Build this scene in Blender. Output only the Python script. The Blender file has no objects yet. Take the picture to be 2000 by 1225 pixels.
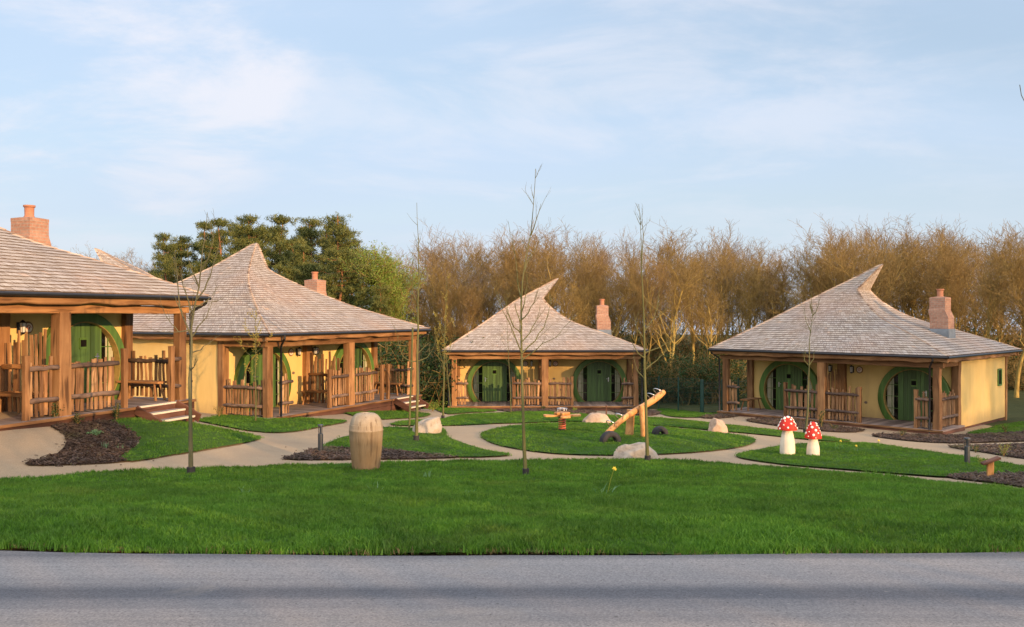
import bpy, bmesh, math, random
import numpy as np
from mathutils import Vector, Matrix
from mathutils.geometry import delaunay_2d_cdt
S = bpy.context.scene
COL = S.collection
# ------------------------------------------------------------------ camera
CAMZ = 4.4; F = 1733.0; HY = 613.0
cam = bpy.data.cameras.new('camera'); co = bpy.data.objects.new('camera', cam); COL.objects.link(co)
cam.sensor_width = 36; cam.lens = 36*F/2000; cam.clip_end = 3000; cam.clip_start = .05
cam.shift_y = (HY-612.5)/2000
co.location = (0, 0, CAMZ); co.rotation_euler = (math.pi/2, 0, 0)
S.camera = co
S.render.resolution_x = 1024; S.render.resolution_y = 627
# ------------------------------------------------------------------ light
SUN_AZ = math.radians(137); SUN_EL = math.radians(9.5)
sd = Vector((math.sin(SUN_AZ)*math.cos(SUN_EL), math.cos(SUN_AZ)*math.cos(SUN_EL), math.sin(SUN_EL)))
sl = bpy.data.lights.new('sun', 'SUN'); so = bpy.data.objects.new('sun', sl); COL.objects.link(so)
sl.energy = 3.9; sl.angle = math.radians(.6); sl.color = (1, .60, .29)
so.rotation_euler = (-sd).to_track_quat('-Z', 'Y').to_euler(); so.location = (20, -20, 20)
S.view_settings.view_transform = 'Standard'; S.view_settings.look = 'None'
S.view_settings.exposure = .75; S.view_settings.gamma = 1
W = bpy.data.worlds.new('World'); S.world = W; W.use_nodes = True
def world():
    nt = W.node_tree; N = nt.nodes; Lk = nt.links; N.clear()
    out = N.new('ShaderNodeOutputWorld'); bg = N.new('ShaderNodeBackground'); bg.inputs[1].default_value = .12
    sky = N.new('ShaderNodeTexSky'); sky.sky_type = 'NISHITA'; sky.sun_disc = False
    sky.sun_elevation = SUN_EL; sky.sun_rotation = SUN_AZ; sky.air_density = 1.0; sky.dust_density = 1.0; sky.ozone_density = 1.2
    tc = N.new('ShaderNodeTexCoord'); sep = N.new('ShaderNodeSeparateXYZ'); Lk.new(tc.outputs['Generated'], sep.inputs[0])
    def math_(op, a, b=None, clamp=False):
        n = N.new('ShaderNodeMath'); n.operation = op; n.use_clamp = clamp
        for i, x in enumerate((a, b)):
            if x is None: continue
            if isinstance(x, (int, float)): n.inputs[i].default_value = x
            else: Lk.new(x, n.inputs[i])
        return n.outputs[0]
    z = sep.outputs[2]
    # lift: broad pale veil of thin high cloud
    den = math_('ADD', math_('MAXIMUM', z, 0.0), .16)
    cx = math_('DIVIDE', sep.outputs[0], den); cy = math_('DIVIDE', sep.outputs[1], den)
    cmb = N.new('ShaderNodeCombineXYZ'); Lk.new(cx, cmb.inputs[0]); Lk.new(cy, cmb.inputs[1])
    def noise(scale, det, rough, dist, loc, sc=(1,1,1)):
        mp = N.new('ShaderNodeMapping'); mp.inputs['Location'].default_value = loc; mp.inputs['Scale'].default_value = sc
        Lk.new(cmb.outputs[0], mp.inputs[0])
        n = N.new('ShaderNodeTexNoise'); n.inputs['Scale'].default_value = scale; n.inputs['Detail'].default_value = det
        n.inputs['Roughness'].default_value = rough; n.inputs['Distortion'].default_value = dist
        Lk.new(mp.outputs[0], n.inputs[0]); return n.outputs[0]
    def ramp(x, a, b):
        m = N.new('ShaderNodeMapRange'); m.interpolation_type = 'SMOOTHSTEP'
        Lk.new(x, m.inputs[0]); m.inputs[1].default_value = a; m.inputs[2].default_value = b; return m.outputs[0]
    n1 = ramp(noise(.55, 6, .5, .3, (3.1, 1.7, 0), (.6, 1.3, 1)), .36, .74)     # soft sheets
    n2 = ramp(noise(1.5, 9, .62, .35, (8.3, 4.2, 0), (.9, 1.1, 1)), .42, .68)     # puffs
    # puffs gather to the left of the view and thin out elsewhere
    def blob(vx, vy, vz, r):
        v = Vector((vx, vy, vz)).normalized()
        d = N.new('ShaderNodeVectorMath'); d.operation = 'DOT_PRODUCT'; Lk.new(tc.outputs['Generated'], d.inputs[0]); d.inputs[1].default_value = v
        return ramp(d.outputs['Value'], math.cos(r), 1.0)
    b = math_('ADD', blob(-.50, 1, .22, .22), blob(-.37, 1, .30, .16), True)
    b = math_('ADD', math_('ADD', b, math_('MULTIPLY', blob(.1, 1, .35, .6), .45)), .10, True)
    puff = math_('MULTIPLY', n2, b)
    mix = N.new('ShaderNodeMix'); mix.data_type = 'RGBA'
    Lk.new(sky.outputs[0], mix.inputs['A']); mix.inputs['B'].default_value = (3.05, 3.8, 4.9, 1)
    Lk.new(math_('ADD', math_('MULTIPLY', n1, .34), .60, True), mix.inputs['Factor'])
    mx2 = N.new('ShaderNodeMix'); mx2.data_type = 'RGBA'
    Lk.new(mix.outputs['Result'], mx2.inputs['A']); mx2.inputs['B'].default_value = (4.7, 4.6, 4.9, 1)
    Lk.new(math_('MULTIPLY', puff, .75), mx2.inputs['Factor'])
    # pale dusk band at the horizon
    hz = N.new('ShaderNodeMapRange'); hz.interpolation_type = 'SMOOTHSTEP'; Lk.new(z, hz.inputs[0])
    hz.inputs[1].default_value = .26; hz.inputs[2].default_value = 0.0; hz.inputs[3].default_value = 0; hz.inputs[4].default_value = .8
    mx3 = N.new('ShaderNodeMix'); mx3.data_type = 'RGBA'
    Lk.new(mx2.outputs['Result'], mx3.inputs['A']); mx3.inputs['B'].default_value = (3.3, 3.8, 4.4, 1); Lk.new(hz.outputs[0], mx3.inputs['Factor'])
    # overhead sky brightened above the view as added fill light
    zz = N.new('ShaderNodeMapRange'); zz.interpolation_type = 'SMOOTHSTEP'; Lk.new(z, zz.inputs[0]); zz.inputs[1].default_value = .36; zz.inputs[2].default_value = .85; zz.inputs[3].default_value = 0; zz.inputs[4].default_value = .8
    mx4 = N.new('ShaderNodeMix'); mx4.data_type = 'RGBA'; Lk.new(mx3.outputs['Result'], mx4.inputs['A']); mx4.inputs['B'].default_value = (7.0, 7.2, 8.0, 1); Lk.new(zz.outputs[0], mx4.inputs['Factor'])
    # added fill light: sky brightened behind the viewpoint for the shaded porches
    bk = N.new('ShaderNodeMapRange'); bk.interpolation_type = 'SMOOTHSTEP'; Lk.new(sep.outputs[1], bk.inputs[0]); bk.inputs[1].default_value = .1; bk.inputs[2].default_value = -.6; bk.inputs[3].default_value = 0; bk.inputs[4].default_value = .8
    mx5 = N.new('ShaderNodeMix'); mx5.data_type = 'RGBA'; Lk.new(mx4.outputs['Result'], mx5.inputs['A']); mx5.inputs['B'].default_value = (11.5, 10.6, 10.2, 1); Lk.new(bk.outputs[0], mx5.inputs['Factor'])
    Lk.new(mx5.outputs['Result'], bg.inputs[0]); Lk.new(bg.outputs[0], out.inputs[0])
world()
# ------------------------------------------------------------------ helpers
def tag(o, label=None, cat=None, group=None, kind=None):
    if label: o['label'] = label
    if cat: o['category'] = cat
    if group: o['group'] = group
    if kind: o['kind'] = kind
    return o
def empty(name, loc, rz=0, label=None, cat=None, group=None):
    o = bpy.data.objects.new(name, None); COL.objects.link(o); o.location = loc; o.rotation_euler = (0, 0, rz)
    o.empty_display_size = .2
    return tag(o, label, cat, group)
def V(*a): return Vector(a)
class MB:
    def __init__(s): s.v = []; s.f = []; s.uv = []
    def face(s, pts, uv=(.5, .5)):
        i = len(s.v); s.v.extend([tuple(p) for p in pts]); s.f.append(tuple(range(i, i+len(pts)))); s.uv.append(uv)
    def raw(s, vs, fs, uv=(.5, .5)):
        i = len(s.v); s.v.extend([tuple(p) for p in vs])
        for f in fs: s.f.append(tuple(k+i for k in f)); s.uv.append(uv)
    def box(s, a, b, uv=(.5, .5)):
        x0, y0, z0 = a; x1, y1, z1 = b
        s.raw([(x0,y0,z0),(x1,y0,z0),(x1,y1,z0),(x0,y1,z0),(x0,y0,z1),(x1,y0,z1),(x1,y1,z1),(x0,y1,z1)],
              [(0,3,2,1),(4,5,6,7),(0,1,5,4),(1,2,6,5),(2,3,7,6),(3,0,4,7)], uv)
    def loft(s, rings, uv=(.5, .5), cap=True, closed=True):
        i = len(s.v); n = len(rings[0])
        for r in rings: s.v.extend([tuple(p) for p in r])
        for k in range(len(rings)-1):
            for j in range(n if closed else n-1):
                j2 = (j+1) % n
                s.f.append((i+k*n+j, i+k*n+j2, i+(k+1)*n+j2, i+(k+1)*n+j)); s.uv.append(uv)
        if cap:
            s.f.append(tuple(i+j for j in reversed(range(n)))); s.uv.append(uv)
            e = i+(len(rings)-1)*n; s.f.append(tuple(e+j for j in range(n))); s.uv.append(uv)
    def plank(s, p0, p1, w, t, side=(1,0,0), segs=3, jit=.006, rng=random, uv=None, ch=.0, bow=0):
        """timber from p0 to p1; w across `side`, t across the third axis; uneven edges, chamfered corners"""
        p0 = Vector(p0); p1 = Vector(p1); d = (p1-p0).normalized(); sd_ = Vector(side); sd_ = (sd_-d*sd_.dot(d)).normalized(); th = d.cross(sd_)
        if uv is None: uv = (rng.random(), rng.random())
        c = ch if ch else min(w, t)*.12
        rings = []
        for k in range(segs+1):
            f = k/segs; p = p0.lerp(p1, f) + sd_*bow*math.sin(f*math.pi)
            w2 = w/2+rng.uniform(-jit, jit); w3 = w/2+rng.uniform(-jit, jit); t2 = t/2
            r = []
            for (a, b) in ((-w2, -t2+c), (-w2+c, -t2), (w3-c, -t2), (w3, -t2+c), (w3, t2-c), (w3-c, t2), (-w2+c, t2), (-w2, t2-c)):
                r.append(p+sd_*a+th*b)
            rings.append(r)
        s.loft(rings, uv)
    def tube(s, pts, rad, n=8, uv=(.5, .5), cap=True, jit=0, rng=random):
        pts = [Vector(p) for p in pts]
        if not hasattr(rad, '__len__'): rad = [rad]*len(pts)
        rings = []; prev = None
        for k, p in enumerate(pts):
            d = (pts[min(k+1, len(pts)-1)]-pts[max(k-1, 0)]).normalized()
            if prev is None:
                a = Vector((0,0,1)) if abs(d.z) < .9 else Vector((1,0,0)); x = d.cross(a).normalized()
            else: x = (prev-d*prev.dot(d)).normalized()
            prev = x; y = d.cross(x)
            rings.append([p+(x*math.cos(2*math.pi*j/n)+y*math.sin(2*math.pi*j/n))*rad[k]*(1+rng.uniform(-jit, jit)) for j in range(n)])
        s.loft(rings, uv, cap)
    def lathe(s, prof, c=(0,0,0), n=32, uv=(.5,.5)):
        s.loft([[(c[0]+r*math.cos(2*math.pi*j/n), c[1]+r*math.sin(2*math.pi*j/n), c[2]+z) for j in range(n)] for r, z in prof], uv)
    def build(s, name, mat, parent=None, smooth=False, angle=None):
        me = bpy.data.meshes.new(name); me.from_pydata(s.v, [], s.f); me.materials.append(mat)
        uvl = me.uv_layers.new(name='tone')
        arr = np.repeat(np.array(s.uv, dtype=np.float32), [len(f) for f in s.f], axis=0)
        uvl.data.foreach_set('uv', arr.ravel())
        if smooth: me.polygons.foreach_set('use_smooth', [True]*len(me.polygons))
        me.update()
        o = bpy.data.objects.new(name, me); COL.objects.link(o)
        if parent: o.parent = parent
        if smooth and angle:
            try: me.set_sharp_from_angle(angle=math.radians(angle))
            except Exception: pass
        return o
def fast_mesh(name, verts, quads, mat, uv=None, smooth=False):
    me = bpy.data.meshes.new(name); nv = len(verts); nq, k = quads.shape
    me.vertices.add(nv); me.vertices.foreach_set('co', verts.astype(np.float32).ravel())
    me.loops.add(nq*k); me.loops.foreach_set('vertex_index', quads.astype(np.int32).ravel())
    me.polygons.add(nq); me.polygons.foreach_set('loop_start', np.arange(0, nq*k, k, dtype=np.int32))
    if smooth: me.polygons.foreach_set('use_smooth', np.ones(nq, dtype=bool))
    me.update(calc_edges=True); me.validate()
    if uv is not None:
        l = me.uv_layers.new(name='tone'); l.data.foreach_set('uv', np.repeat(uv.astype(np.float32), k, axis=0).ravel())
    me.materials.append(mat); return me
def link(name, me, parent=None, loc=None):
    o = bpy.data.objects.new(name, me); COL.objects.link(o)
    if parent: o.parent = parent
    if loc is not None: o.location = loc
    return o
def copy_tree(o, parent=None):
    c = o.copy(); COL.objects.link(c); c.parent = parent
    for ch in list(o.children): copy_tree(ch, c)
    return c
# ------------------------------------------------------------------ materials
class MT:
    def __init__(s, name, rough=.8, spec=.25):
        s.m = bpy.data.materials.new(name); s.m.use_nodes = True; s.nt = s.m.node_tree; s.N = s.nt.nodes; s.L = s.nt.links
        s.b = s.N['Principled BSDF']; s.b.inputs['Roughness'].default_value = rough; s.b.inputs['Specular IOR Level'].default_value = spec
        s.tc = s.N.new('ShaderNodeTexCoord')
    def sock(s, inp, x):
        if x is None: return
        if isinstance(x, (int, float)): inp.default_value = x
        elif isinstance(x, tuple): inp.default_value = x if len(x) != 3 or inp.type == 'VECTOR' else (*x, 1)
        else: s.L.new(x, inp)
    def noise(s, scale, det=4, rough=.55, sc=(1,1,1), dist=0, loc=(0,0,0), src='Object'):
        mp = s.N.new('ShaderNodeMapping'); mp.inputs['Scale'].default_value = sc; mp.inputs['Location'].default_value = loc
        s.L.new(s.tc.outputs[src] if isinstance(src, str) else src, mp.inputs[0])
        n = s.N.new('ShaderNodeTexNoise'); n.inputs['Scale'].default_value = scale; n.inputs['Detail'].default_value = det
        n.inputs['Roughness'].default_value = rough; n.inputs['Distortion'].default_value = dist
        s.L.new(mp.outputs[0], n.inputs[0]); return n.outputs[0]
    def ramp(s, x, stops):
        r = s.N.new('ShaderNodeValToRGB'); e = r.color_ramp.elements
        while len(e) < len(stops): e.new(.5)
        for i, (p, c) in enumerate(stops): e[i].position = p; e[i].color = (*c, 1)
        s.L.new(x, r.inputs[0]); return r.outputs[0]
    def rng(s, x, a, b, c=0, d=1):
        m = s.N.new('ShaderNodeMapRange'); s.L.new(x, m.inputs[0])
        for i, v in enumerate((a, b, c, d)): m.inputs[i+1].default_value = v
        return m.outputs[0]
    def mix(s, f, a, b, blend='MIX'):
        m = s.N.new('ShaderNodeMix'); m.data_type = 'RGBA'; m.blend_type = blend
        s.sock(m.inputs['Factor'], f); s.sock(m.inputs['A'], a); s.sock(m.inputs['B'], b); return m.outputs['Result']
    def uvx(s):
        u = s.N.new('ShaderNodeUVMap'); u.uv_map = 'tone'; q = s.N.new('ShaderNodeSeparateXYZ'); s.L.new(u.outputs[0], q.inputs[0]); return q.outputs[0], q.outputs[1]
    def bump(s, h, dist=.01, strength=.6):
        b = s.N.new('ShaderNodeBump'); b.inputs['Distance'].default_value = dist; b.inputs['Strength'].default_value = strength
        s.L.new(h, b.inputs['Height']); s.L.new(b.outputs[0], s.b.inputs['Normal'])
    def col(s, c): s.sock(s.b.inputs['Base Color'], c); return s
def m_wood(name, sc, dark, mid, light, rough=.75):
    t = MT(name, rough); g = t.noise(6, 6, .6, sc, .8); u, w = t.uvx()
    c = t.ramp(g, [(.25, dark), (.48, mid), (.75, light)])
    big = t.noise(1.3, 3, .5)
    c = t.mix(t.rng(big, .35, .65, 0, .45), c, dark, 'MIX')
    tone = t.ramp(u, [(0, (.55,.52,.50)), (.5, (.95,.95,.95)), (1, (1.35,1.3,1.2))])
    c = t.mix(1.0, c, tone, 'MULTIPLY')
    kn = t.noise(7, 2, .5, tuple(min(1, q*1.2) for q in sc)); cr_ = t.noise(11, 3, .7, tuple(min(1, q*.5) for q in sc), .3, (4,4,4)); c = t.mix(t.rng(cr_, .60, .66, 0, .55), c, tuple(q*.55 for q in dark)); c = t.mix(t.rng(kn, .62, .70, 0, .75), c, tuple(q*.4 for q in dark))
    t.col(c); t.bump(g, .01, .5); return t.m
def m_plain(name, c, var=.25, scale=8, rough=.8, spec=.25, bump=.004, metal=0):
    t = MT(name, rough, spec); n = t.noise(scale, 5, .6)
    t.col(t.ramp(n, [(.3, tuple(q*(1-var) for q in c)), (.7, tuple(min(1, q*(1+var)) for q in c))]))
    if bump: t.bump(n, bump, .5)
    t.b.inputs['Metallic'].default_value = metal
    return t.m
M = {}
CED = ((.11,.050,.021), (.30,.157,.068), (.47,.28,.13))
M['wood_v'] = m_wood('cedar_upright', (1, 1, .10), *CED)
M['wood_h'] = m_wood('cedar_level', (.12, .12, 1), *CED)
M['picket'] = m_wood('split_picket', (1, 1, .12), (.11,.05,.024), (.33,.185,.088), (.56,.36,.19))
M['bark_pole'] = m_wood('bark_pole', (.3, .3, 1), (.05,.036,.03), (.15,.105,.085), (.30,.21,.16), .9)
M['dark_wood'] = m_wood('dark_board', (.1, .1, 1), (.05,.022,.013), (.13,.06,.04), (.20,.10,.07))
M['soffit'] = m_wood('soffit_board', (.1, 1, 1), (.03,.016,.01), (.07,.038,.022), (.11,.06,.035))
M['deck'] = m_wood('deck_board', (1, .1, 1), (.17,.13,.12), (.29,.23,.21), (.38,.31,.28))
M['tread'] = m_plain('tread_edge', (.55,.50,.40), .1, 12)
M['play_wood'] = m_wood('peeled_log', (.6, .6, .3), (.36,.16,.05), (.56,.28,.10), (.70,.42,.18), .5)
M['render'] = None
def m_render():
    t = MT('yellow_render', .9, .1)
    n = t.noise(1.1, 4, .6, (1, 1, .35)); f = t.noise(60, 3, .6)
    c = t.ramp(n, [(.3, (.62,.44,.16)), (.7, (.72,.53,.215))])
    st = t.noise(2.2, 4, .65, (1, 1, .08)); c = t.mix(t.rng(st, .54, .78, 0, .35), c, (.42,.29,.14))
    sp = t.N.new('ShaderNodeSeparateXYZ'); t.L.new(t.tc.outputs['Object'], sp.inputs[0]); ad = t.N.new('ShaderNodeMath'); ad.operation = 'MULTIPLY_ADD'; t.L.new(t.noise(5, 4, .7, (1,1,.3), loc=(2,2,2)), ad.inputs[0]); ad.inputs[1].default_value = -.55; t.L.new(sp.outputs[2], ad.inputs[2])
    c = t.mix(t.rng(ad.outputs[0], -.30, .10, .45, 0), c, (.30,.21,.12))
    t.col(c); t.bump(f, .004, .4); M['render'] = t.m
m_render()
def m_paint(name, c, k=.5):
    t = MT(name, .45, .4); g = t.noise(5, 6, .65, (1, 1, .07), .4); u, w = t.uvx()
    col = t.ramp(g, [(.25, tuple(q*.6 for q in c)), (.5, c), (.8, tuple(min(1, q*(1+k)) for q in c))])
    col = t.mix(1.0, col, t.ramp(u, [(0, (.75,.75,.75)), (1, (1.2,1.2,1.1))]), 'MULTIPLY')
    t.col(col); t.bump(g, .004, .5); return t.m
M['door'] = m_paint('green_door_paint', (.055,.11,.03), 1.3)
M['surround'] = m_paint('green_surround_paint', (.075,.155,.032), .6)
M['trim'] = m_plain('ochre_trim', (.26,.19,.06), .2, 10, .5)
M['black'] = m_plain('black_plastic', (.012,.012,.014), .3, 8, .35, .5, 0)
M['dark_room'] = m_plain('dark_interior', (.008,.007,.006), .3, 3, .9, .1, 0)  # near-black colour stands in for the shade of unlit rooms
M['curtain'] = m_plain('cream_curtain', (.62,.55,.42), .12, 6, .9, .1, .01)
M['steel'] = m_plain('brushed_steel', (.62,.62,.64), .08, 20, .28, .5, 0, 1)
M['lead'] = m_plain('lead_flashing', (.16,.19,.22), .2, 6, .55, .4)
M['frost'] = m_plain('frosted_glass', (.62,.62,.58), .05, 6, .35, .5, 0)
M['vent'] = m_plain('vent_plastic', (.16,.12,.09), .2, 9, .6)
M['teal'] = m_plain('dark_green_metal', (.006,.045,.036), .2, 6, .45, .5, 0)
M['wire'] = m_plain('fence_wire', (.018,.06,.05), .2, 6, .5, .5, 0)
M['rubber'] = m_plain('tyre_rubber', (.03,.03,.034), .3, 14, .8, .3, .01)
M['bollard'] = m_plain('bollard_metal', (.055,.065,.075), .15, 6, .4, .5, 0, .4)
def m_glass():
    t = MT('window_glass'); N = t.N; L = t.L
    tr = N.new('ShaderNodeBsdfTransparent'); tr.inputs[0].default_value = (.75,.8,.78,1); gl = N.new('ShaderNodeBsdfGlossy'); gl.inputs['Roughness'].default_value = .03
    fr = N.new('ShaderNodeFresnel'); fr.inputs[0].default_value = 1.5; mx = N.new('ShaderNodeMixShader')
    L.new(fr.outputs[0], mx.inputs[0]); L.new(tr.outputs[0], mx.inputs[1]); L.new(gl.outputs[0], mx.inputs[2]); L.new(mx.outputs[0], N['Material Output'].inputs[0]); M['glass'] = t.m
m_glass()
def m_shingle():
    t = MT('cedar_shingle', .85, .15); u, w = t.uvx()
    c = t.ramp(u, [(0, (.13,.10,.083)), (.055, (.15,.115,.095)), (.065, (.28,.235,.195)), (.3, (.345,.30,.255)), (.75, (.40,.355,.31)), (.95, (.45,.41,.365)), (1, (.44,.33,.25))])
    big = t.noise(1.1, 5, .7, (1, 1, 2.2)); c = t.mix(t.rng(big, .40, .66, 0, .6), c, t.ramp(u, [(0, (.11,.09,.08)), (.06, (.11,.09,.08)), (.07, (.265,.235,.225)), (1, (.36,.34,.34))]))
    c = t.mix(t.rng(t.noise(.45, 3, .5, loc=(9,3,1)), .5, .7, 0, .2), c, (.40,.25,.18))
    g = t.noise(30, 4, .6, (1,1,.3)); c = t.mix(.35, c, t.ramp(g, [(.3, (.65,.63,.62)), (.7, (1.2,1.2,1.2))]), 'MULTIPLY')
    t.col(c); t.bump(g, .01, .5); M['shingle'] = t.m
m_shingle()
def m_cap():
    t = MT('ridge_shingle', .85, .15); u, w = t.uvx()
    t.col(t.ramp(u, [(0, (.22,.15,.11)), (.5, (.38,.28,.205)), (1, (.50,.385,.29))])); M['cap'] = t.m
m_cap()
def m_brick():
    t = MT('red_brick', .9, .1); N = t.N
    sp = N.new('ShaderNodeSeparateXYZ'); t.L.new(t.tc.outputs['Object'], sp.inputs[0])
    ad = N.new('ShaderNodeMath'); t.L.new(sp.outputs[0], ad.inputs[0]); t.L.new(sp.outputs[1], ad.inputs[1])
    cb = N.new('ShaderNodeCombineXYZ'); t.L.new(ad.outputs[0], cb.inputs[0]); t.L.new(sp.outputs[2], cb.inputs[1])
    b = N.new('ShaderNodeTexBrick'); t.L.new(cb.outputs[0], b.inputs[0])
    b.inputs['Scale'].default_value = 1; b.inputs['Brick Width'].default_value = .22; b.inputs['Row Height'].default_value = .075; b.inputs['Mortar Size'].default_value = .008
    b.inputs['Color1'].default_value = (.31,.165,.115,1); b.inputs['Color2'].default_value = (.39,.225,.16,1); b.inputs['Mortar'].default_value = (.31,.25,.20,1)
    n = t.noise(14, 4); t.col(t.mix(.4, b.outputs[0], t.ramp(n, [(.3, (.6,.6,.6)), (.7, (1.3,1.25,1.2))]), 'MULTIPLY')); t.bump(n, .008, .5); M['brick'] = t.m
m_brick()
M['pot'] = m_plain('terracotta_pot', (.38,.17,.10), .15, 9, .8)
def m_path():
    t = MT('resin_gravel', .9, .15); a = t.noise(60, 4, .8); b = t.noise(.9, 5, .6)
    c = t.ramp(a, [(.25, (.17,.125,.082)), (.5, (.35,.27,.178)), (.75, (.49,.39,.265))])
    c = t.mix(t.rng(b, .38, .66, 0, .4), c, (.25,.195,.14)); pt = t.noise(2.6, 6, .7, loc=(3,1,0)); c = t.mix(t.rng(pt, .56, .72, 0, .35), c, (.40,.33,.24)); t.col(c); t.bump(a, .006, .6); M['path'] = t.m
m_path()
def m_road():
    t = MT('worn_asphalt', .85, .25)
    sp_ = t.N.new('ShaderNodeSeparateXYZ'); t.L.new(t.tc.outputs['Object'], sp_.inputs[0]); wv_ = t.N.new('ShaderNodeMath'); wv_.operation = 'MULTIPLY_ADD'; t.L.new(t.noise(1.2, 5, .6, (.12, .8, 1), .3, (4,4,0)), wv_.inputs[0]); wv_.inputs[1].default_value = .34; t.L.new(sp_.outputs[1], wv_.inputs[2])
    lane = t.ramp(t.rng(wv_.outputs[0], 3.17, 6.17), [(.30, (.20,.19,.185)), (.54, (.255,.235,.222)), (.62, (.185,.182,.188)), (.675, (.082,.090,.108)), (.71, (.09,.098,.115)), (.76, (.19,.19,.198)), (.88, (.245,.24,.24)), (.95, (.13,.132,.142))])
    a = t.noise(70, 4, .75); band = t.noise(1.0, 4, .5, (.04, 1.25, 1), .2); b2 = t.noise(1.6, 5, .6, (.12, 1.2, 1), .3, (3,7,0)); sp = t.noise(14, 3, .6)
    c = t.ramp(band, [(.34, (.10,.108,.125)), (.46, (.15,.154,.165)), (.56, (.19,.187,.19)), (.7, (.235,.225,.22))])
    stk = t.noise(1.0, 6, .7, (.05, 5.5, 1), .2, (6,1,0)); lane = t.mix(.8, lane, t.ramp(stk, [(.3, (.68,.70,.74)), (.5, (1,1,1)), (.7, (1.3,1.26,1.22))]), 'MULTIPLY'); c = t.mix(.88, c, lane); c = t.mix(t.rng(b2, .52, .75, 0, .4), c, (.11,.118,.134))
    c = t.mix(.75, c, t.ramp(a, [(.28, (.42,.42,.44)), (.5, (.95,.95,.95)), (.72, (1.6,1.56,1.52))]), 'MULTIPLY')
    c = t.mix(t.rng(sp, .70, .74, 0, .4), c, (.30,.29,.27)); dk = t.noise(38, 2, .5, loc=(2,9,0)); c = t.mix(t.rng(dk, .70, .73, 0, .6), c, (.04,.035,.03)); ver = t.noise(1.4, 6, .7, (.6,1,1), .5, (7,1,0)); c = t.mix(t.rng(ver, .58, .64, 0, .25), c, (.26,.235,.205))
    t.col(c); t.bump(a, .008, .7); M['road'] = t.m
m_road()
def m_soil(name, a, b, sc=40):
    t = MT(name, .95, .1); n = t.noise(sc, 5, .7); g = t.noise(1.5, 4, .6)
    c = t.ramp(n, [(.3, a), (.7, b)]); t.col(t.mix(t.rng(g, .4, .7, 0, .4), c, tuple(q*.6 for q in a))); t.bump(n, .02, .8); return t.m
M['turf'] = m_soil('turf', (.03,.07,.012), (.06,.12,.02))
M['mulch'] = m_soil('bark_mulch_base', (.018,.012,.009), (.07,.045,.033))
M['floor'] = m_soil('woodland_floor', (.03,.040,.014), (.075,.08,.03), 6)
def m_leaf(name, a, b, rnd=True, trans=.3):
    t = MT(name, .6, .3); oi = t.N.new('ShaderNodeObjectInfo'); u, w = t.uvx()
    src = oi.outputs['Random'] if rnd else u
    c = t.ramp(src, [(0, a), (1, b)])
    if rnd:
        pos = t.N.new('ShaderNodeNewGeometry'); n = t.noise(1.3, 5, .65, (1,.55,1), src=pos.outputs['Position'])
        c = t.mix(t.rng(n, .42, .58, 0, .85), c, t.ramp(src, [(0, tuple(q*.55 for q in a)), (1, tuple(q*.62 for q in b))]))
        n2 = t.noise(.8, 3, .6, src=pos.outputs['Position'], loc=(5,5,5)); c = t.mix(t.rng(n2, .56, .74, 0, .28), c, (.20,.22,.04)); n3 = t.noise(9, 3, .6, src=pos.outputs['Position'], loc=(1,8,2)); c = t.mix(t.rng(n3, .60, .68, 0, .25), c, (.22,.26,.09)); n4 = t.noise(.35, 3, .5, src=pos.outputs['Position'], loc=(8,8,2)); c = t.mix(t.rng(n4, .40, .62, 0, .4), c, tuple(q*.62 for q in b))
    t.col(c)
    if trans:
        tl = t.N.new('ShaderNodeBsdfTranslucent'); t.sock(tl.inputs[0], c); mx = t.N.new('ShaderNodeMixShader'); mx.inputs[0].default_value = trans
        t.L.new(t.b.outputs[0], mx.inputs[1]); t.L.new(tl.outputs[0], mx.inputs[2]); t.L.new(mx.outputs[0], t.N['Material Output'].inputs[0])
    return t.m
M['grass'] = m_leaf('grass_blade', (.052,.160,.011), (.135,.300,.026))
M['daff_leaf'] = m_leaf('daffodil_leaf', (.10,.22,.10), (.18,.32,.16), False)
M['petal'] = m_plain('daffodil_petal', (.80,.62,.08), .15, 30, .6, .2, 0)
M['chip'] = m_leaf('bark_chip', (.025,.016,.012), (.13,.085,.062), True, 0)
M['needle'] = m_leaf('pine_needles', (.035,.065,.016), (.19,.19,.045), False, .15)
M['spring_leaf'] = m_leaf('spring_leaf', (.14,.21,.03), (.28,.35,.06), False, .4)
M['shrub_leaf'] = m_leaf('shrub_leaf', (.016,.042,.009), (.045,.085,.02), False, .25)
def m_bark(name, a, b, c3):
    t = MT(name, .95, .1); n = t.noise(9, 5, .65, (1, 1, .25)); oi = t.N.new('ShaderNodeObjectInfo')
    c = t.ramp(n, [(.3, a), (.7, b)]); c = t.mix(t.rng(oi.outputs['Random'], 0, 1, 0, .5), c, c3); t.col(c); t.bump(n, .03, .7); return t.m
M['moss_bark'] = m_bark('mossy_bark', (.15,.105,.04), (.46,.34,.11), (.38,.29,.08))
M['twig'] = m_bark('brown_twig', (.15,.10,.042), (.28,.19,.078), (.25,.19,.06))
M['twig_grey'] = m_bark('grey_twig', (.16,.12,.085), (.26,.20,.145), (.22,.16,.075))
M['pine_bark'] = m_bark('pine_bark', (.16,.07,.03), (.34,.17,.08), (.24,.12,.07))
M['young_bark'] = m_bark('sapling_bark', (.06,.06,.045), (.14,.13,.075), (.10,.12,.04))
M['young_green'] = m_bark('sapling_green_bark', (.075,.08,.035), (.16,.15,.07), (.11,.12,.04))
def m_rock(name, a, b):
    t = MT(name, .9, .15); n = t.noise(3, 6, .65, dist=.4); v = t.noise(22, 4, .6)
    c = t.ramp(n, [(.3, a), (.5, b), (.62, tuple(min(1, q*1.12) for q in b)), (.75, (.38,.24,.15))]); t.col(c); t.bump(v, .02, .6); return t.m
M['rock'] = m_rock('sandstone', (.19,.155,.12), (.37,.32,.26))
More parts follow.
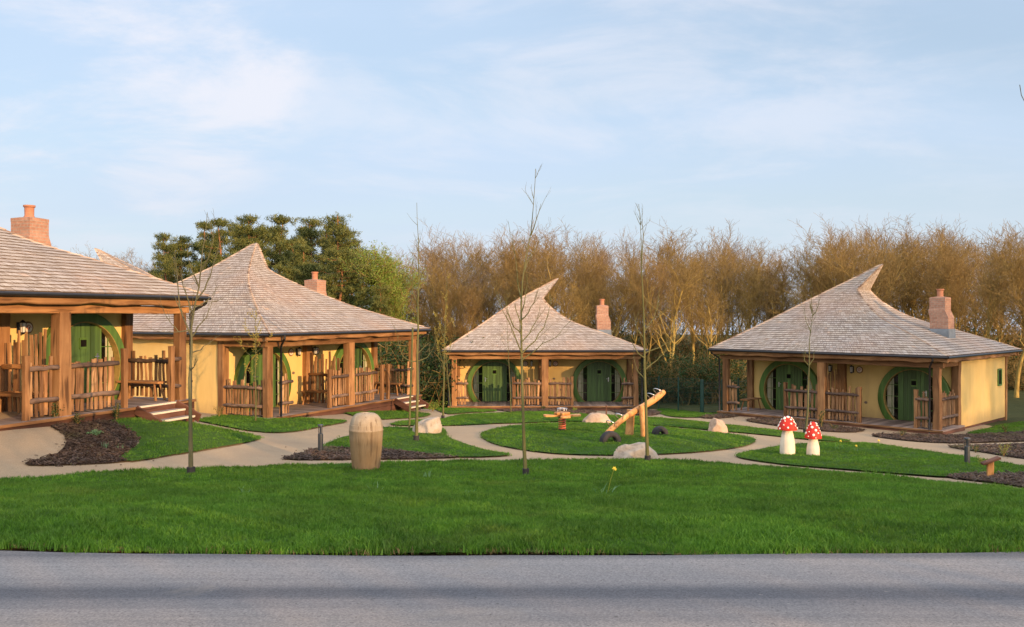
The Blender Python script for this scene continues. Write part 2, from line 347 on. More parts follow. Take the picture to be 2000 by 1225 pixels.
M['rock_pink'] = m_rock('pink_sandstone', (.28,.20,.15), (.42,.315,.235))
def m_barrel():
    t = MT('carved_barrel_wood', .85, .15); n = t.noise(5, 7, .75, (1.8, 1.8, .16), .6); f = t.noise(1.6, 3, .5)
    sp = t.N.new('ShaderNodeSeparateXYZ'); t.L.new(t.tc.outputs['Object'], sp.inputs[0])
    lo = t.ramp(n, [(.3, (.17,.115,.06)), (.7, (.31,.22,.125))]); hi = t.ramp(n, [(.3, (.25,.205,.15)), (.7, (.36,.31,.235))])
    ad = t.N.new('ShaderNodeMath'); ad.operation = 'MULTIPLY_ADD'; t.L.new(f, ad.inputs[0]); ad.inputs[1].default_value = .25; t.L.new(sp.outputs[2], ad.inputs[2])
    ck = t.noise(9, 3, .6, (1.6,1.6,.05), .2, (3,3,3)); c = t.mix(t.rng(ad.outputs[0], .62, .98), lo, hi); c = t.mix(t.rng(ck, .60, .66, 0, .6), c, (.09,.055,.03)); bl = t.noise(2.2, 4, .7, (1,1,.7), .4, (6,0,0)); c = t.mix(t.rng(bl, .5, .7, 0, .35), c, (.22,.13,.06)); t.col(c); t.bump(n, .02, .8); M['barrel'] = t.m
m_barrel()
M['bud'] = m_plain('yellow_bud', (.38,.33,.08), .2, 20, .7)
def m_red():
    t = MT('red_paint', .62, .3); n = t.noise(7, 5, .7); w = t.noise(24, 4, .7)
    c = t.ramp(n, [(.3, (.42,.018,.012)), (.7, (.62,.035,.018))]); c = t.mix(t.rng(w, .66, .72, 0, .7), c, (.45,.20,.12)); t.col(c); t.bump(w, .008, .6); M['red'] = t.m
m_red()
M['white'] = m_plain('white_spot_paint', (.80,.76,.70), .06, 9, .6)
M['stalk'] = m_plain('cream_painted_wood', (.70,.62,.50), .14, 5, .75, .2, .012)
M['coil'] = m_plain('red_spring', (.48,.11,.05), .15, 9, .45, .4, 0)

# ------------------------------------------------------------------ terrain
CT = [ # (px, py, depth) read off the photograph
 (0,1000,9),(0,960,12),(0,938,13.5),(0,900,14.8),(0,870,15.6),(0,835,16.4),(150,850,17.2),(150,905,15.6),(370,925,15.2),(370,822,22.5),(240,860,17.6),(303,824,19.1),(250,832,18.7),
 (1000,1040,7.5),(1000,980,11),(1000,930,15.5),(1000,900,18.5),(1000,870,21.2),(1000,850,23.5),(1000,830,27),(1000,815,31.5),(1000,802,38),
 (2000,955,13.2),(1750,935,14.8),(1500,912,17.5),(1538,888,21),(1700,862,25),(1850,853,28.8),(1888,910,18.8),(1440,860,23.5),(1400,840,26),(1165,825,28),(1300,810,34),(1370,812,34),
 (1420,812,34.6),(1640,832,31.4),(1990,842,30),(525,824,25.2),(680,806,29.5),(815,800,33),(400,822,24.5),(550,840,23.3),(500,856,21),(550,902,17.3),(715,915,16.8),(620,886,18.9),
 (830,847,23.2),(700,830,25.5),(800,815,30.5),(1200,893,18.7),(1228,857,22.3),(1250,803,39),(880,801,39),(860,792,44),(600,960,12.2),(1400,960,12.0),(700,1030,7.8),(1400,1030,7.8)]
def sstep(x): x = np.clip(x, 0, 1); return x*x*(3-2*x)
def base_h(x, y):
    return 2.8-2.7*sstep((y-6)/42)-24*sstep((np.asarray(y, float)-78)/110)
cx = np.array([(p-1000)/F*d for p, q, d in CT]); cy = np.array([d for p, q, d in CT]); cz = np.array([CAMZ-(q-HY)/F*d for p, q, d in CT])
ex = []
for x in (-40, -25, -12, -4, 0, 4, 12, 25, 40): ex += [(x, 5.0, 2.8), (x, 2.5, 2.8)]
for x in (-4, 0, 4): ex += [(x, 6.3, 2.79)]
for x in (-45, -30, -15, 0, 15, 30, 45): ex += [(x, 50, .1), (x, 62, .1)]
for y in (12, 20, 28, 38): ex += [(-34, y, float(base_h(0, y))+.5), (36, y, float(base_h(0, y)))]
ex = np.array(ex, dtype=float)
PX = np.concatenate([cx, ex[:, 0]]); PY = np.concatenate([cy, ex[:, 1]]); PZ = np.concatenate([cz, ex[:, 2]])-base_h(0, np.concatenate([cy, ex[:, 1]]))
def tk(r2): return .5*r2*np.log(r2+1e-9)
n_ = len(PX); A = np.zeros((n_+3, n_+3)); R2 = (PX[:,None]-PX[None])**2+(PY[:,None]-PY[None])**2
A[:n_,:n_] = tk(R2)+np.eye(n_)*1.5; A[:n_,n_] = 1; A[:n_,n_+1] = PX; A[:n_,n_+2] = PY; A[n_:,:n_] = A[:n_,n_:].T
CW = np.linalg.solve(A, np.concatenate([PZ, [0,0,0]]))
def hgt(x, y):
    x = np.atleast_1d(np.asarray(x, float)); y = np.atleast_1d(np.asarray(y, float))
    r = tk((x[:,None]-PX)**2+(y[:,None]-PY)**2)@CW[:n_]+CW[n_]+CW[n_+1]*x+CW[n_+2]*y
    w = sstep((44-np.abs(x))/8)*sstep((60-y)/8)*sstep((y-5.2)/.8)
    return base_h(x, y)+r*w
def H(x, y): return float(hgt(x, y)[0])
def ray(px, py, lift=0):
    """where the sight line through a pixel of the photograph meets the ground"""
    d = np.linspace(3, 90, 2200); z = CAMZ-(py-HY)/F*d; g = hgt((px-1000)/F*d, d)+lift
    i = int(np.argmax(z < g)); 
    if i == 0: i = len(d)-1
    a = z[i-1]-g[i-1]; b = z[i]-g[i]; t = a/(a-b+1e-9); dd = d[i-1]+(d[i]-d[i-1])*t
    return Vector(((px-1000)/F*dd, dd, 0))
def P(px, py, d): return Vector(((px-1000)/F*d, d, CAMZ-(py-HY)/F*d))
def grid_ground():
    xs = np.concatenate([[-900, -500, -250, -120, -80, -60], np.arange(-48, 48.1, .6), [60, 80, 120, 250, 500, 900]])
    ys = np.concatenate([[-300, -120, -60, -30, -15, -8, -4, 0, 3], np.arange(5, 62, .5), [66, 75, 80, 86, 92, 100, 110, 120, 135, 150, 170, 190, 260, 500, 1200]])
    X, Y = np.meshgrid(xs, ys); Z = hgt(X.ravel(), Y.ravel())
    Z = Z - .01
    v = np.stack([X.ravel(), Y.ravel(), Z], 1); nx = len(xs); ny = len(ys)
    i = np.arange(nx-1)[None]+np.arange(ny-1)[:,None]*nx; q = np.stack([i, i+1, i+nx+1, i+nx], -1).reshape(-1, 4)
    me = fast_mesh('ground', v, q, M['path'], smooth=True); o = link('ground', me); tag(o, kind='structure')
    # woodland floor and outer grass use the second material
    me.materials.append(M['floor'])
    c = v[q].mean(1); far = (c[:,1] > 40.5)|(c[:,0] > 30)|(c[:,0] < -13.5)&(c[:,1] > 17)|(c[:,1] < 4)|((c[:,1] > 35.2)&(c[:,0] > 6.4))|((c[:,1] > 31.5)&(c[:,0] > 17.6))|((c[:,1] > 27)&(c[:,0] > 21))
    me.polygons.foreach_set('material_index', far.astype(np.int32))
grid_ground()
def smooth_loop(pts, per=.35):
    n = len(pts); out = []
    for i in range(n):
        p0, p1, p2, p3 = (Vector(pts[(i+k-1) % n]) for k in range(4))
        m = max(2, int((p2-p1).length/per))
        for k in range(m):
            t = k/m
            out.append(.5*((2*p1)+(-p0+p2)*t+(2*p0-5*p1+4*p2-p3)*t*t+(-p0+3*p1-3*p2+p3)*t**3))
    return out
LAWNS = []   # (polygon, edge distance function) so things can be stood on the domed turf
def inside(poly, x, y):
    px = poly[:,0]; py = poly[:,1]; qx = np.roll(px, -1); qy = np.roll(py, -1)
    x = np.atleast_1d(x)[:,None]; y = np.atleast_1d(y)[:,None]
    c = ((py > y) != (qy > y)) & (x < (qx-px)*(y-py)/(qy-py+1e-12)+px)
    return c.sum(1) % 2 == 1
def edge_dist(poly, x, y):
    a = poly; b = np.roll(poly, -1, 0); p = np.stack([np.atleast_1d(x), np.atleast_1d(y)], 1)[:,None]
    ab = b-a; t = np.clip(((p-a)*ab).sum(-1)/((ab**2).sum(-1)+1e-9), 0, 1); d = np.linalg.norm(p-(a+ab*t[...,None]), axis=-1); return d.min(1)
def patch(name, pts, mat, lift, dome, cell=.45, world_pts=False, clip=None, kind='structure', wave=0):
    w = [(p[0], p[1]) for p in pts] if world_pts else [tuple(ray(*p)[:2]) for p in pts]
    lp = smooth_loop([Vector((a, b, 0)) for a, b in w], .3)
    poly = np.array([(p.x, p.y) for p in lp])
    x0, y0 = poly.min(0); x1, y1 = poly.max(0)
    gx, gy = np.meshgrid(np.arange(x0, x1, cell), np.arange(y0, y1, cell)); gx = gx.ravel(); gy = gy.ravel()
    k = inside(poly, gx, gy); gx = gx[k]; gy = gy[k]
    if len(gx): k = edge_dist(poly, gx, gy) > .12; gx = gx[k]; gy = gy[k]
    allp = [Vector((a, b)) for a, b in poly]+[Vector((a, b)) for a, b in zip(gx, gy)]
    n = len(poly)
    vs, es, fs, *_ = delaunay_2d_cdt(allp, [], [list(range(n))], 1, 1e-5)
    vx = np.array([v.x for v in vs]); vy = np.array([v.y for v in vs]); ed = edge_dist(poly, vx, vy)
    z = hgt(vx, vy)+lift+dome*sstep(ed/1.4)
    if wave: z += wave*np.sin(vx*1.3+vy*.7)*np.sin(vy*1.9-vx*.4)*sstep(ed/1.0)
    me = bpy.data.meshes.new(name); me.from_pydata([tuple(q) for q in zip(vx, vy, z)], [], [tuple(f) for f in fs]); me.materials.append(mat)
    me.polygons.foreach_set('use_smooth', [True]*len(me.polygons)); me.update()
    o = bpy.data.objects.new(name, me); COL.objects.link(o); tag(o, kind=kind)
    LAWNS.append((poly, lift, dome)); return o
def SZ(x, y):
    z = H(x, y)
    for poly, lift, dome in LAWNS:
        if inside(poly, x, y)[0]: return z+lift+dome*float(sstep(edge_dist(poly, x, y)[0]/1.4))
    return z
def ground_at(px, py):
    p = ray(px, py, .05); return Vector((p.x, p.y, SZ(p.x, p.y)))
# road along the near edge
def road():
    xs = np.arange(-70, 70.1, .5); rg = np.random.RandomState(4); e = 5.86+.010*np.clip(np.abs(xs), 0, 12)**2+np.interp(xs, np.linspace(-70, 71, 156), rg.uniform(-.03, .03, 156))
    ys = np.linspace(0, 1, 12); X = np.repeat(xs[None], 12, 0); Y = -3.2+(e[None]+3.2)*ys[:,None]
    Z = 2.8+.004+.0*X
    v = np.stack([X.ravel(), Y.ravel(), Z.ravel()], 1); nx = len(xs); i = np.arange(nx-1)[None]+np.arange(11)[:,None]*nx
    q = np.stack([i, i+1, i+nx+1, i+nx], -1).reshape(-1, 4); o = link('road', fast_mesh('road', v, q, M['road'])); tag(o, kind='structure')
road()
edge = [(x, 5.86+.010*min(abs(x), 12)**2+.05+.02*math.sin(x*5)) for x in np.linspace(30, -30, 46)]
near_far_px = [(-150,950),(0,938),(100,930),(200,920),(370,914),(550,908),(700,903),(850,899),(1000,897),(1200,895),(1320,897),(1440,905),(1600,918),(1800,936),(2000,957),(2150,975)]
nf = [tuple(ray(p[0], p[1]+5)[:2]) for p in near_far_px]
near_poly = [(-30, 14.5), (-19, 13.6)]+nf+[(12.5, 12.2), (18, 15.0), (30, 19)]+edge
near_lawn = patch('lawn', near_poly, M['turf'], .03, .02, .5, True)
LP = {
 'a': [(218,823),(300,819),(360,826),(430,838),(508,855),(480,866),(400,880),(330,891),(258,903),(238,893),(272,868),(262,845)],
 'b': [(385,822),(440,812),(530,818),(600,818),(678,823),(630,834),(550,846),(460,838)],
 'c': [(655,801),(700,797),(770,802),(832,808),(835,813),(745,820),(700,815)],
 'd': [(830,796),(900,797),(968,803),(910,807),(860,805)],
 'e': [(766,831),(792,823),(861,819),(900,811),(984,807),(1060,805),(1150,811),(1260,816),(1330,821),(1450,834),(1580,849),(1662,862),(1610,862),(1480,849),(1400,842),(1300,833),(1200,827),(1100,824),(1020,827),(972,828),(876,832)],
 'f': [(939,848),(970,838),(1020,831),(1100,827),(1200,829),(1300,836),(1400,846),(1465,855),(1474,864),(1440,875),(1350,885),(1230,890),(1100,888),(1000,876),(953,863)],
 'g': [(631,874),(660,858),(684,852),(749,836),(800,837),(859,837),(872,844),(874,854),(900,865),(948,880),(998,890),(900,894),(828,887),(746,878),(660,875)],
 'h': [(1437,892),(1480,880),(1530,871),(1600,866),(1700,866),(1740,872),(1830,885),(1950,903),(2050,922),(2050,930),(1900,927),(1852,933),(1800,930),(1650,918),(1520,907)],
 'i': [(1890,848),(1935,836),(1985,826),(2120,822),(2120,838),(1990,845)],
 'j': [(1285,800),(1330,802),(1372,808),(1420,806),(1430,809),(1360,816),(1300,812)],
}
lawns = [near_lawn]
for k, pts in LP.items(): lawns.append(patch('lawn', pts, M['turf'], .025, .06 if k in 'efgh' else .04, .4))
BP = [
 [(100,832),(123,846),(130,864),(112,887),(56,903),(58,910),(137,909),(250,902),(236,893),(268,868),(258,845),(214,823),(160,826)],
 [(552,897),(590,886),(632,875),(660,876),(746,879),(828,888),(896,893),(852,896),(708,898),(620,899)],
 [(1458,822),(1500,818),(1560,822),(1640,834),(1688,840),(1660,845),(1600,842),(1530,834)],
 [(1704,852),(1750,849),(1860,851),(1990,845),(2100,840),(2100,860),(1980,863),(1860,866),(1780,862)],
 [(1853,873),(1900,871),(2000,869),(2080,868),(2080,900),(2000,896),(1920,884)],
 [(1852,933),(1900,928),(2060,931),(2060,966),(2000,953),(1930,943)],
 [(882,796),(905,797),(929,798),(900,800)],
 [(968,794),(1060,800),(1150,801),(1152,808),(1060,808),(990,804)],
 [(1196,798),(1250,800),(1290,806),(1270,812),(1210,808)],
 [(1366,815),(1410,810),(1446,810),(1430,815),(1390,818)],
 [(500,816),(560,814),(640,803),(655,806),(600,814),(540,819)]]
beds = [patch('mulch_bed', b, M['mulch'], .018, .04, .3) for b in BP]
# --- scattered stuff: grass blades and bark chips
def proto_tuft(name, seed, nb, hmin, hmax, wid, spread):
    r = random.Random(seed); mb = MB()
    for _ in range(nb):
        a = r.uniform(0, 6.28); rr = spread*math.sqrt(r.random()); x, y = rr*math.cos(a), rr*math.sin(a); h = r.uniform(hmin, hmax); b = r.uniform(0, 6.28); lean = r.uniform(.1, .7)*h
        dx, dy = math.cos(b), math.sin(b); c = r.uniform(0, 6.28); wx, wy = math.cos(c)*wid/2, math.sin(c)*wid/2
        p = [(x+dx*lean*t*t, y+dy*lean*t*t, h*t*(1-.12*t)) for t in (0, .5, 1)]
        mb.raw([(p[0][0]-wx, p[0][1]-wy, -.01), (p[0][0]+wx, p[0][1]+wy, -.01), (p[1][0]+wx*.8, p[1][1]+wy*.8, p[1][2]), (p[1][0]-wx*.8, p[1][1]-wy*.8, p[1][2]), p[2]], [(0,1,2,3), (3,2,4)])
    return mb
def scatter(name, surf, protos, density, seed, smin, smax, label, cat, tilt=.25, clump=False):
    coll = bpy.data.collections.new(name+'_kinds')
    for q in protos:
        o = bpy.data.objects.new(name+'_kind', q); coll.objects.link(o)
    ng = bpy.data.node_groups.new(name, 'GeometryNodeTree')
    ng.interface.new_socket('Geometry', in_out='INPUT', socket_type='NodeSocketGeometry'); ng.interface.new_socket('Geometry', in_out='OUTPUT', socket_type='NodeSocketGeometry')
    N = ng.nodes; L = ng.links; gi = N.new('NodeGroupInput'); go = N.new('NodeGroupOutput')
    dp = N.new('GeometryNodeDistributePointsOnFaces'); dp.inputs['Density'].default_value = density; dp.inputs['Seed'].default_value = seed
    ci = N.new('GeometryNodeCollectionInfo'); ci.inputs['Collection'].default_value = coll; ci.inputs['Separate Children'].default_value = True; ci.inputs['Reset Children'].default_value = True
    ip = N.new('GeometryNodeInstanceOnPoints'); ip.inputs['Pick Instance'].default_value = True
    rv = N.new('FunctionNodeRandomValue'); rv.data_type = 'FLOAT_VECTOR'; rv.inputs[0].default_value = (-tilt, -tilt, 0); rv.inputs[1].default_value = (tilt, tilt, 6.283)
    rs = N.new('FunctionNodeRandomValue'); rs.data_type = 'FLOAT'; rs.inputs[2].default_value = smin; rs.inputs[3].default_value = smax
    L.new(gi.outputs[0], dp.inputs['Mesh']); L.new(dp.outputs['Points'], ip.inputs['Points']); L.new(ci.outputs[0], ip.inputs['Instance'])
    L.new(rv.outputs[0], ip.inputs['Rotation'])
    if clump:
        ps = N.new('GeometryNodeInputPosition'); nz = N.new('ShaderNodeTexNoise'); nz.inputs['Scale'].default_value = 1.7; nz.inputs['Detail'].default_value = 4; mr = N.new('ShaderNodeMapRange')
        for i, v in enumerate((.38, .64, .65, 1.3)): mr.inputs[i+1].default_value = v
        mm = N.new('ShaderNodeMath'); mm.operation = 'MULTIPLY'; L.new(ps.outputs[0], nz.inputs['Vector']); L.new(nz.outputs[0], mr.inputs[0]); L.new(mr.outputs[0], mm.inputs[0]); L.new(rs.outputs[1], mm.inputs[1]); L.new(mm.outputs[0], ip.inputs['Scale'])
    else: L.new(rs.outputs[1], ip.inputs['Scale'])
    L.new(ip.outputs[0], go.inputs[0])
    me = surf.data.copy() if surf.name else surf.data
    o = bpy.data.objects.new(name, me); COL.objects.link(o); md = o.modifiers.new('scatter', 'NODES'); md.node_group = ng
    tag(o, label, cat, None, 'stuff'); return o
def meshes(mbs, name, mat):
    r = []
    for mb in mbs:
        o = mb.build(name, mat); r.append(o.data); bpy.data.objects.remove(o)
    return r
fine = meshes([proto_tuft('t', i, 14, .025, .062, .0055, .05) for i in range(5)], 'grass_tuft', M['grass'])
coarse = meshes([proto_tuft('t', 20+i, 16, .018, .042, .009, .10) for i in range(4)], 'grass_tuft', M['grass'])
edge_m = meshes([proto_tuft('t', 40+i, 10, .025, .065, .006, .04) for i in range(3)], 'grass_tuft', M['grass'])
M['straw'] = m_leaf('dry_grass', (.20,.14,.06), (.36,.27,.13), True, .2)
straw_m = meshes([proto_tuft('t', 60+i, 10, .02, .05, .005, .05) for i in range(3)], 'dry_tuft', M['straw'])
chips = []
for i in range(5):
    r = random.Random(i); mb = MB()
    for _ in range(4):
        c = V(r.uniform(-.06,.06), r.uniform(-.06,.06), r.uniform(.002,.02)); a = r.uniform(0, 6.28); l = r.uniform(.015,.045)
        mb.plank(c-V(math.cos(a), math.sin(a), r.uniform(-.3,.3))*l*.7, c+V(math.cos(a), math.sin(a), 0)*l*.7, r.uniform(.010,.022), .006, (-math.sin(a), math.cos(a), 0), 1, .003, r)
    chips.append(mb)
chips = meshes(chips, 'bark_chip', M['chip'])
def sub_surface(y0, y1, cell=.125):
    """piece of the near bank to sow, following the lawn sheet"""
    xs = np.arange(-24, 24, cell); ys = np.arange(y0, y1, cell); X, Y = np.meshgrid(xs+cell/2, ys+cell/2); X = X.ravel(); Y = Y.ravel()
    poly = LAWNS[0][0]; k = inside(poly, X, Y) & (np.abs(X) < .62*Y+2.2); X = X[k]; Y = Y[k]; mb = MB()
    cs = np.array([(-.5,-.5),(.5,-.5),(.5,.5),(-.5,.5)])*cell
    cxs = (X[:,None]+cs[:,0]); cys = (Y[:,None]+cs[:,1]); z = hgt(cxs.ravel(), cys.ravel())+.03+.02*sstep(edge_dist(poly, cxs.ravel(), cys.ravel())/1.4)*inside(poly, cxs.ravel(), cys.ravel())
    v = np.stack([cxs.ravel(), cys.ravel(), z], 1); q = np.arange(len(v)).reshape(-1, 4)
    me = fast_mesh('sown', v, q, M['turf']); o = bpy.data.objects.new('', me); return o
def strip_surface(poly, w=.10, ymax=40):
    """narrow band inside an edge, for the ragged fringe"""
    n = len(poly); c = []
    nx = np.roll(poly, -1, 0); pv = np.roll(poly, 1, 0); t = nx-pv; t /= np.linalg.norm(t, axis=1)[:,None]+1e-9; nn = np.stack([-t[:,1], t[:,0]], 1)
    area = .5*np.sum(poly[:,0]*nx[:,1]-nx[:,0]*poly[:,1]); nn *= 1 if area > 0 else -1
    a = poly-nn*.02; b = poly+nn*w
    pts = np.concatenate([a, b]); z = hgt(pts[:,0], pts[:,1])+.03; v = np.column_stack([pts, z]); i = np.arange(n); j = (i+1) % n
    q = np.stack([i, j, j+n, i+n], 1); k = (np.abs(poly[:,0]) < .62*poly[:,1]+2) & (poly[:,1] < ymax); q = q[k & np.roll(k, -1)]
    return bpy.data.objects.new('', fast_mesh('sown', v, q, M['turf']))
def sow(surf, *a, **k):
    o = scatter('grass', surf, *a, clump=True, **k); return o
GL = 'short dense green grass'
sow(sub_surface(5.7, 9.2), fine, 620, 1, .7, 1.25, GL+' on the bank nearest the road', 'grass')
sow(sub_surface(9.2, 13.2), fine, 360, 2, .8, 1.35, GL+' along the middle of the bank', 'grass')
sow(sub_surface(13.2, 20.0), coarse, 170, 3, .7, 1.2, GL+' on the far top of the bank', 'grass')
sow(strip_surface(LAWNS[0][0], .07, 7.5), straw_m, 260, 9, .5, .9, 'dry straw-coloured grass along the road edge', 'grass')
sow(strip_surface(LAWNS[0][0]), edge_m, 500, 8, .7, 1.3, 'ragged grass fringe along the edges of the big lawn', 'grass')
NAMES = ['beside the bark bed of the nearest lodge', 'in front of the pointed-roof lodge', 'by the wooden steps of the pointed-roof lodge', 'left in front of the middle lodge', 'in the long curved strip behind the play area',
         'in the round play lawn', 'behind the carved barrel', 'around the toadstools', 'beside the yellow gable wall on the right', 'by the mesh fence']
for i, o in enumerate(lawns[1:]):
    s_ = bpy.data.objects.new('', o.data)
    sow(s_, coarse, 120, 10+i, .6, 1.05, GL+' '+NAMES[i], 'grass')
BN = ['left of the nearest lodge steps', 'at the foot of the carved barrel', 'under the sapling at the right lodge', 'along the right lodge corner', 'between the two right-hand paths', 'around the lectern post',
      'left front of the middle lodge', 'centre front of the middle lodge', 'right front of the middle lodge', 'by the mesh fence', 'in front of the pointed-roof lodge']
for i, o in enumerate(beds):
    scatter('bark_mulch', bpy.data.objects.new('', o.data), chips, 260 if i < 2 else 200, 30+i, .7, 1.4, 'dark bark chippings '+BN[i], 'mulch', .5)
# ------------------------------------------------------------------ lodges
E = 2.48
def hips(kind):
    """four hip curves as (height, s, v): front-left, front-right, back-right, back-left"""
    if kind == 'pointed':
        D = 8.4; tip = (3.1, 4.6, 4.5)
        FL = [(0,0,0),(.54,1.2,1.4),(1.43,2.2,2.7),(1.99,3.0,3.45),(2.55,3.8,4.0),tip]
        FR = [(0,9,0),(.36,7.9,.75),(.80,6.7,1.75),(1.40,5.5,2.8),(1.85,4.75,3.5),(2.12,4.36,3.80),(2.17,4.36,3.83),tip]
        BR = [(0,9,D),(.36,7.9,D-.7),(.80,6.7,D-1.7),(1.40,5.5,5.9),(1.85,4.75,5.2),(2.12,4.36,4.85),(2.17,4.36,4.82),tip]
        BL = [(0,0,D),(.9,1.3,D-1.4),(1.7,2.5,5.8),(2.2,3.2,5.1),tip]
    else:
        D = 7.7; tip = (3.33, 5.3, 3.85)
        FL = [(0,0,0),(.86,1.3,1.3),(1.70,2.5,2.45),(2.32,3.4,3.3),(2.85,4.4,3.65),tip]
        FR = [(0,9,0),(.33,8.2,.6),(.75,7.1,1.45),(1.22,5.85,2.4),(1.8,4.98,3.05),(2.30,4.52,3.30),(2.36,4.54,3.32),tip]
        BR = [(h, s, D-v) for h, s, v in FR]; BL = [(h, s, D-v) for h, s, v in FL]
    return D, [FL, FR, BR, BL], tip[0]
def cr(tab):
    """smooth curve through (h, s, v) rows, returned as a function of h"""
    a = np.array(tab, float); h = a[:,0]
    def f(x):
        x = min(max(x, h[0]), h[-1]); i = min(max(int(np.searchsorted(h, x))-1, 0), len(h)-2)
        t = (x-h[i])/(h[i+1]-h[i]); out = []
        if i >= len(h)-3 and h[-1] > 3: q = a[i]*(1-t)+a[i+1]*t; return Vector((q[1], q[2], x))
        for c in (1, 2):
            y = a[:,c]; m = lambda k: (y[k+1]-y[k-1])/(h[k+1]-h[k-1]) if 0 < k < len(h)-1 else ((y[1]-y[0])/(h[1]-h[0]) if k == 0 else (y[-1]-y[-2])/(h[-1]-h[-2]))
            dh = h[i+1]-h[i]; t2 = t*t; t3 = t2*t
            out.append((2*t3-3*t2+1)*y[i]+(t3-2*t2+t)*dh*m(i)+(-2*t3+3*t2)*y[i+1]+(t3-t2)*dh*m(i+1))
        return Vector((out[0], out[1], x))
    return f
def roof_meshes(root, kind, seed):
    D, HP, top = hips(kind); fs = [cr(t) for t in HP]; r = random.Random(seed)
    K = 46; hs = [top*k/K for k in range(K+1)]
    under = MB(); sh = MB(); cap = MB()
    rings = [[f(h)+V(0,0,E) for f in fs] for h in hs]
    for k in range(K):
        for i in range(4):
            j = (i+1) % 4; a0, b0, b1, a1 = rings[k][i], rings[k][j], rings[k+1][j], rings[k+1][i]
            nrm = (b0-a0).cross(a1-a0)
            if nrm.length < 1e-6: nrm = (b0-a1).cross(b1-a1)
            if nrm.length < 1e-9: continue
            nrm.normalize(); under.face((a0, b0, b1, a1) if (b1-a1).length > 1e-4 else (a0, b0, a1))
            L = (b0-a0).length; f = 0; dist = 0
            ext = .35
            a2 = a1+(a1-a0)*ext; b2 = b1+(b1-b0)*ext
            if k > K-3: a2, b2 = a1, b1
            while f < 1 and L > .03:
                w = r.choice((.08, .10, .13, .16))*r.uniform(.8, 1.2)/L; g = min(1, f+w)
                if 1-g < .06/L: g = 1
                gap = .004/L; th = .025+r.uniform(0, .006); dr = r.uniform(-.006, .006)
                A = a0.lerp(b0, f+gap); B = a0.lerp(b0, g-gap); C = a2.lerp(b2, g-gap); Dd = a2.lerp(b2, f+gap)
                A = A+(A-Dd).normalized()*(dr+.01); B = B+(B-C).normalized()*(dr+.01)
                uv = (.07+.93*r.random(), r.random()); At, Bt = A+nrm*(th+.004), B+nrm*(th+.004)
                sh.raw([At, Bt, C+nrm*.006, Dd+nrm*.006], [(0,1,2,3)], uv); sh.raw([At, Bt, C+nrm*.006, Dd+nrm*.006, A-nrm*.004, B-nrm*.004], [(4,5,1,0), (4,0,3), (5,2,1)], (uv[0]*.05, -1))  # lower edge faces coloured dark to paint the shadow line under each course
                f = g
    bot = [p for p in rings[0]]; under.face([p-V(0,0,.001) for p in reversed(bot)])
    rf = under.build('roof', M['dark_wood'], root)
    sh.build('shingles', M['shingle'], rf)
    for i in range(4):
        for k in range(0, K-1):
            p0, p1 = rings[k][i], rings[k+1][i]; d = (p1-p0)
            if d.length < 1e-4: continue
            l = (rings[k][(i-1) % 4]-p0); q = (rings[k][(i+1) % 4]-p0)
            if l.length < .05 or q.length < .05: continue
            l.normalize(); q.normalize(); up = d.normalized().cross((q-l).normalized()); up = -up if up.z < 0 else up
            if (l+q).length > .1: up = -(l+q).normalized() if i != 9 else up
            up = (up+V(0,0,.55)).normalized()
            wd = .085; e = p1+d*.3; t = .062+r.uniform(0, .012); uv = (r.random(), r.random())
            cap.raw([p0+l*wd+up*.028, p0+up*t, p0+q*wd+up*.028, e+l*wd+up*.012, e+up*.038, e+q*wd+up*.012,
                     p0+l*wd, p0+q*wd], [(0,1,4,3), (1,2,5,4), (6,7,2,1,0)], uv)
    cap.build('ridge_cap', M['cap'], rf)
    return D
def ring_band(mb, c, v, Ro, Ri, depth, base=0, n=72, uv=(.5,.5)):
    """vertical band between two circles in a wall plane, cut level at the deck"""
    ho = c[1]-base; ao = math.asin(min(1, ho/Ro)) if ho < Ro else math.pi/2; ai = math.asin(min(1, ho/Ri)) if ho < Ri else math.pi/2
    rings = []
    for k in range(n+1):
        f = k/n; to = -ao+(math.pi+2*ao)*f; ti = -ai+(math.pi+2*ai)*f
        xo, zo, xi, zi = c[0]+Ro*math.cos(to), c[1]+Ro*math.sin(to), c[0]+Ri*math.cos(ti), c[1]+Ri*math.sin(ti)
        b = .012
        rings.append([(xi, v, zi), (xi, v-depth+b, zi), (xi+(xo-xi)*.06, v-depth, zi+(zo-zi)*.06), (xo+(xi-xo)*.06, v-depth, zo+(zi-zo)*.06), (xo, v-depth+b, zo), (xo, v, zo)])
    mb.loft(rings, uv)
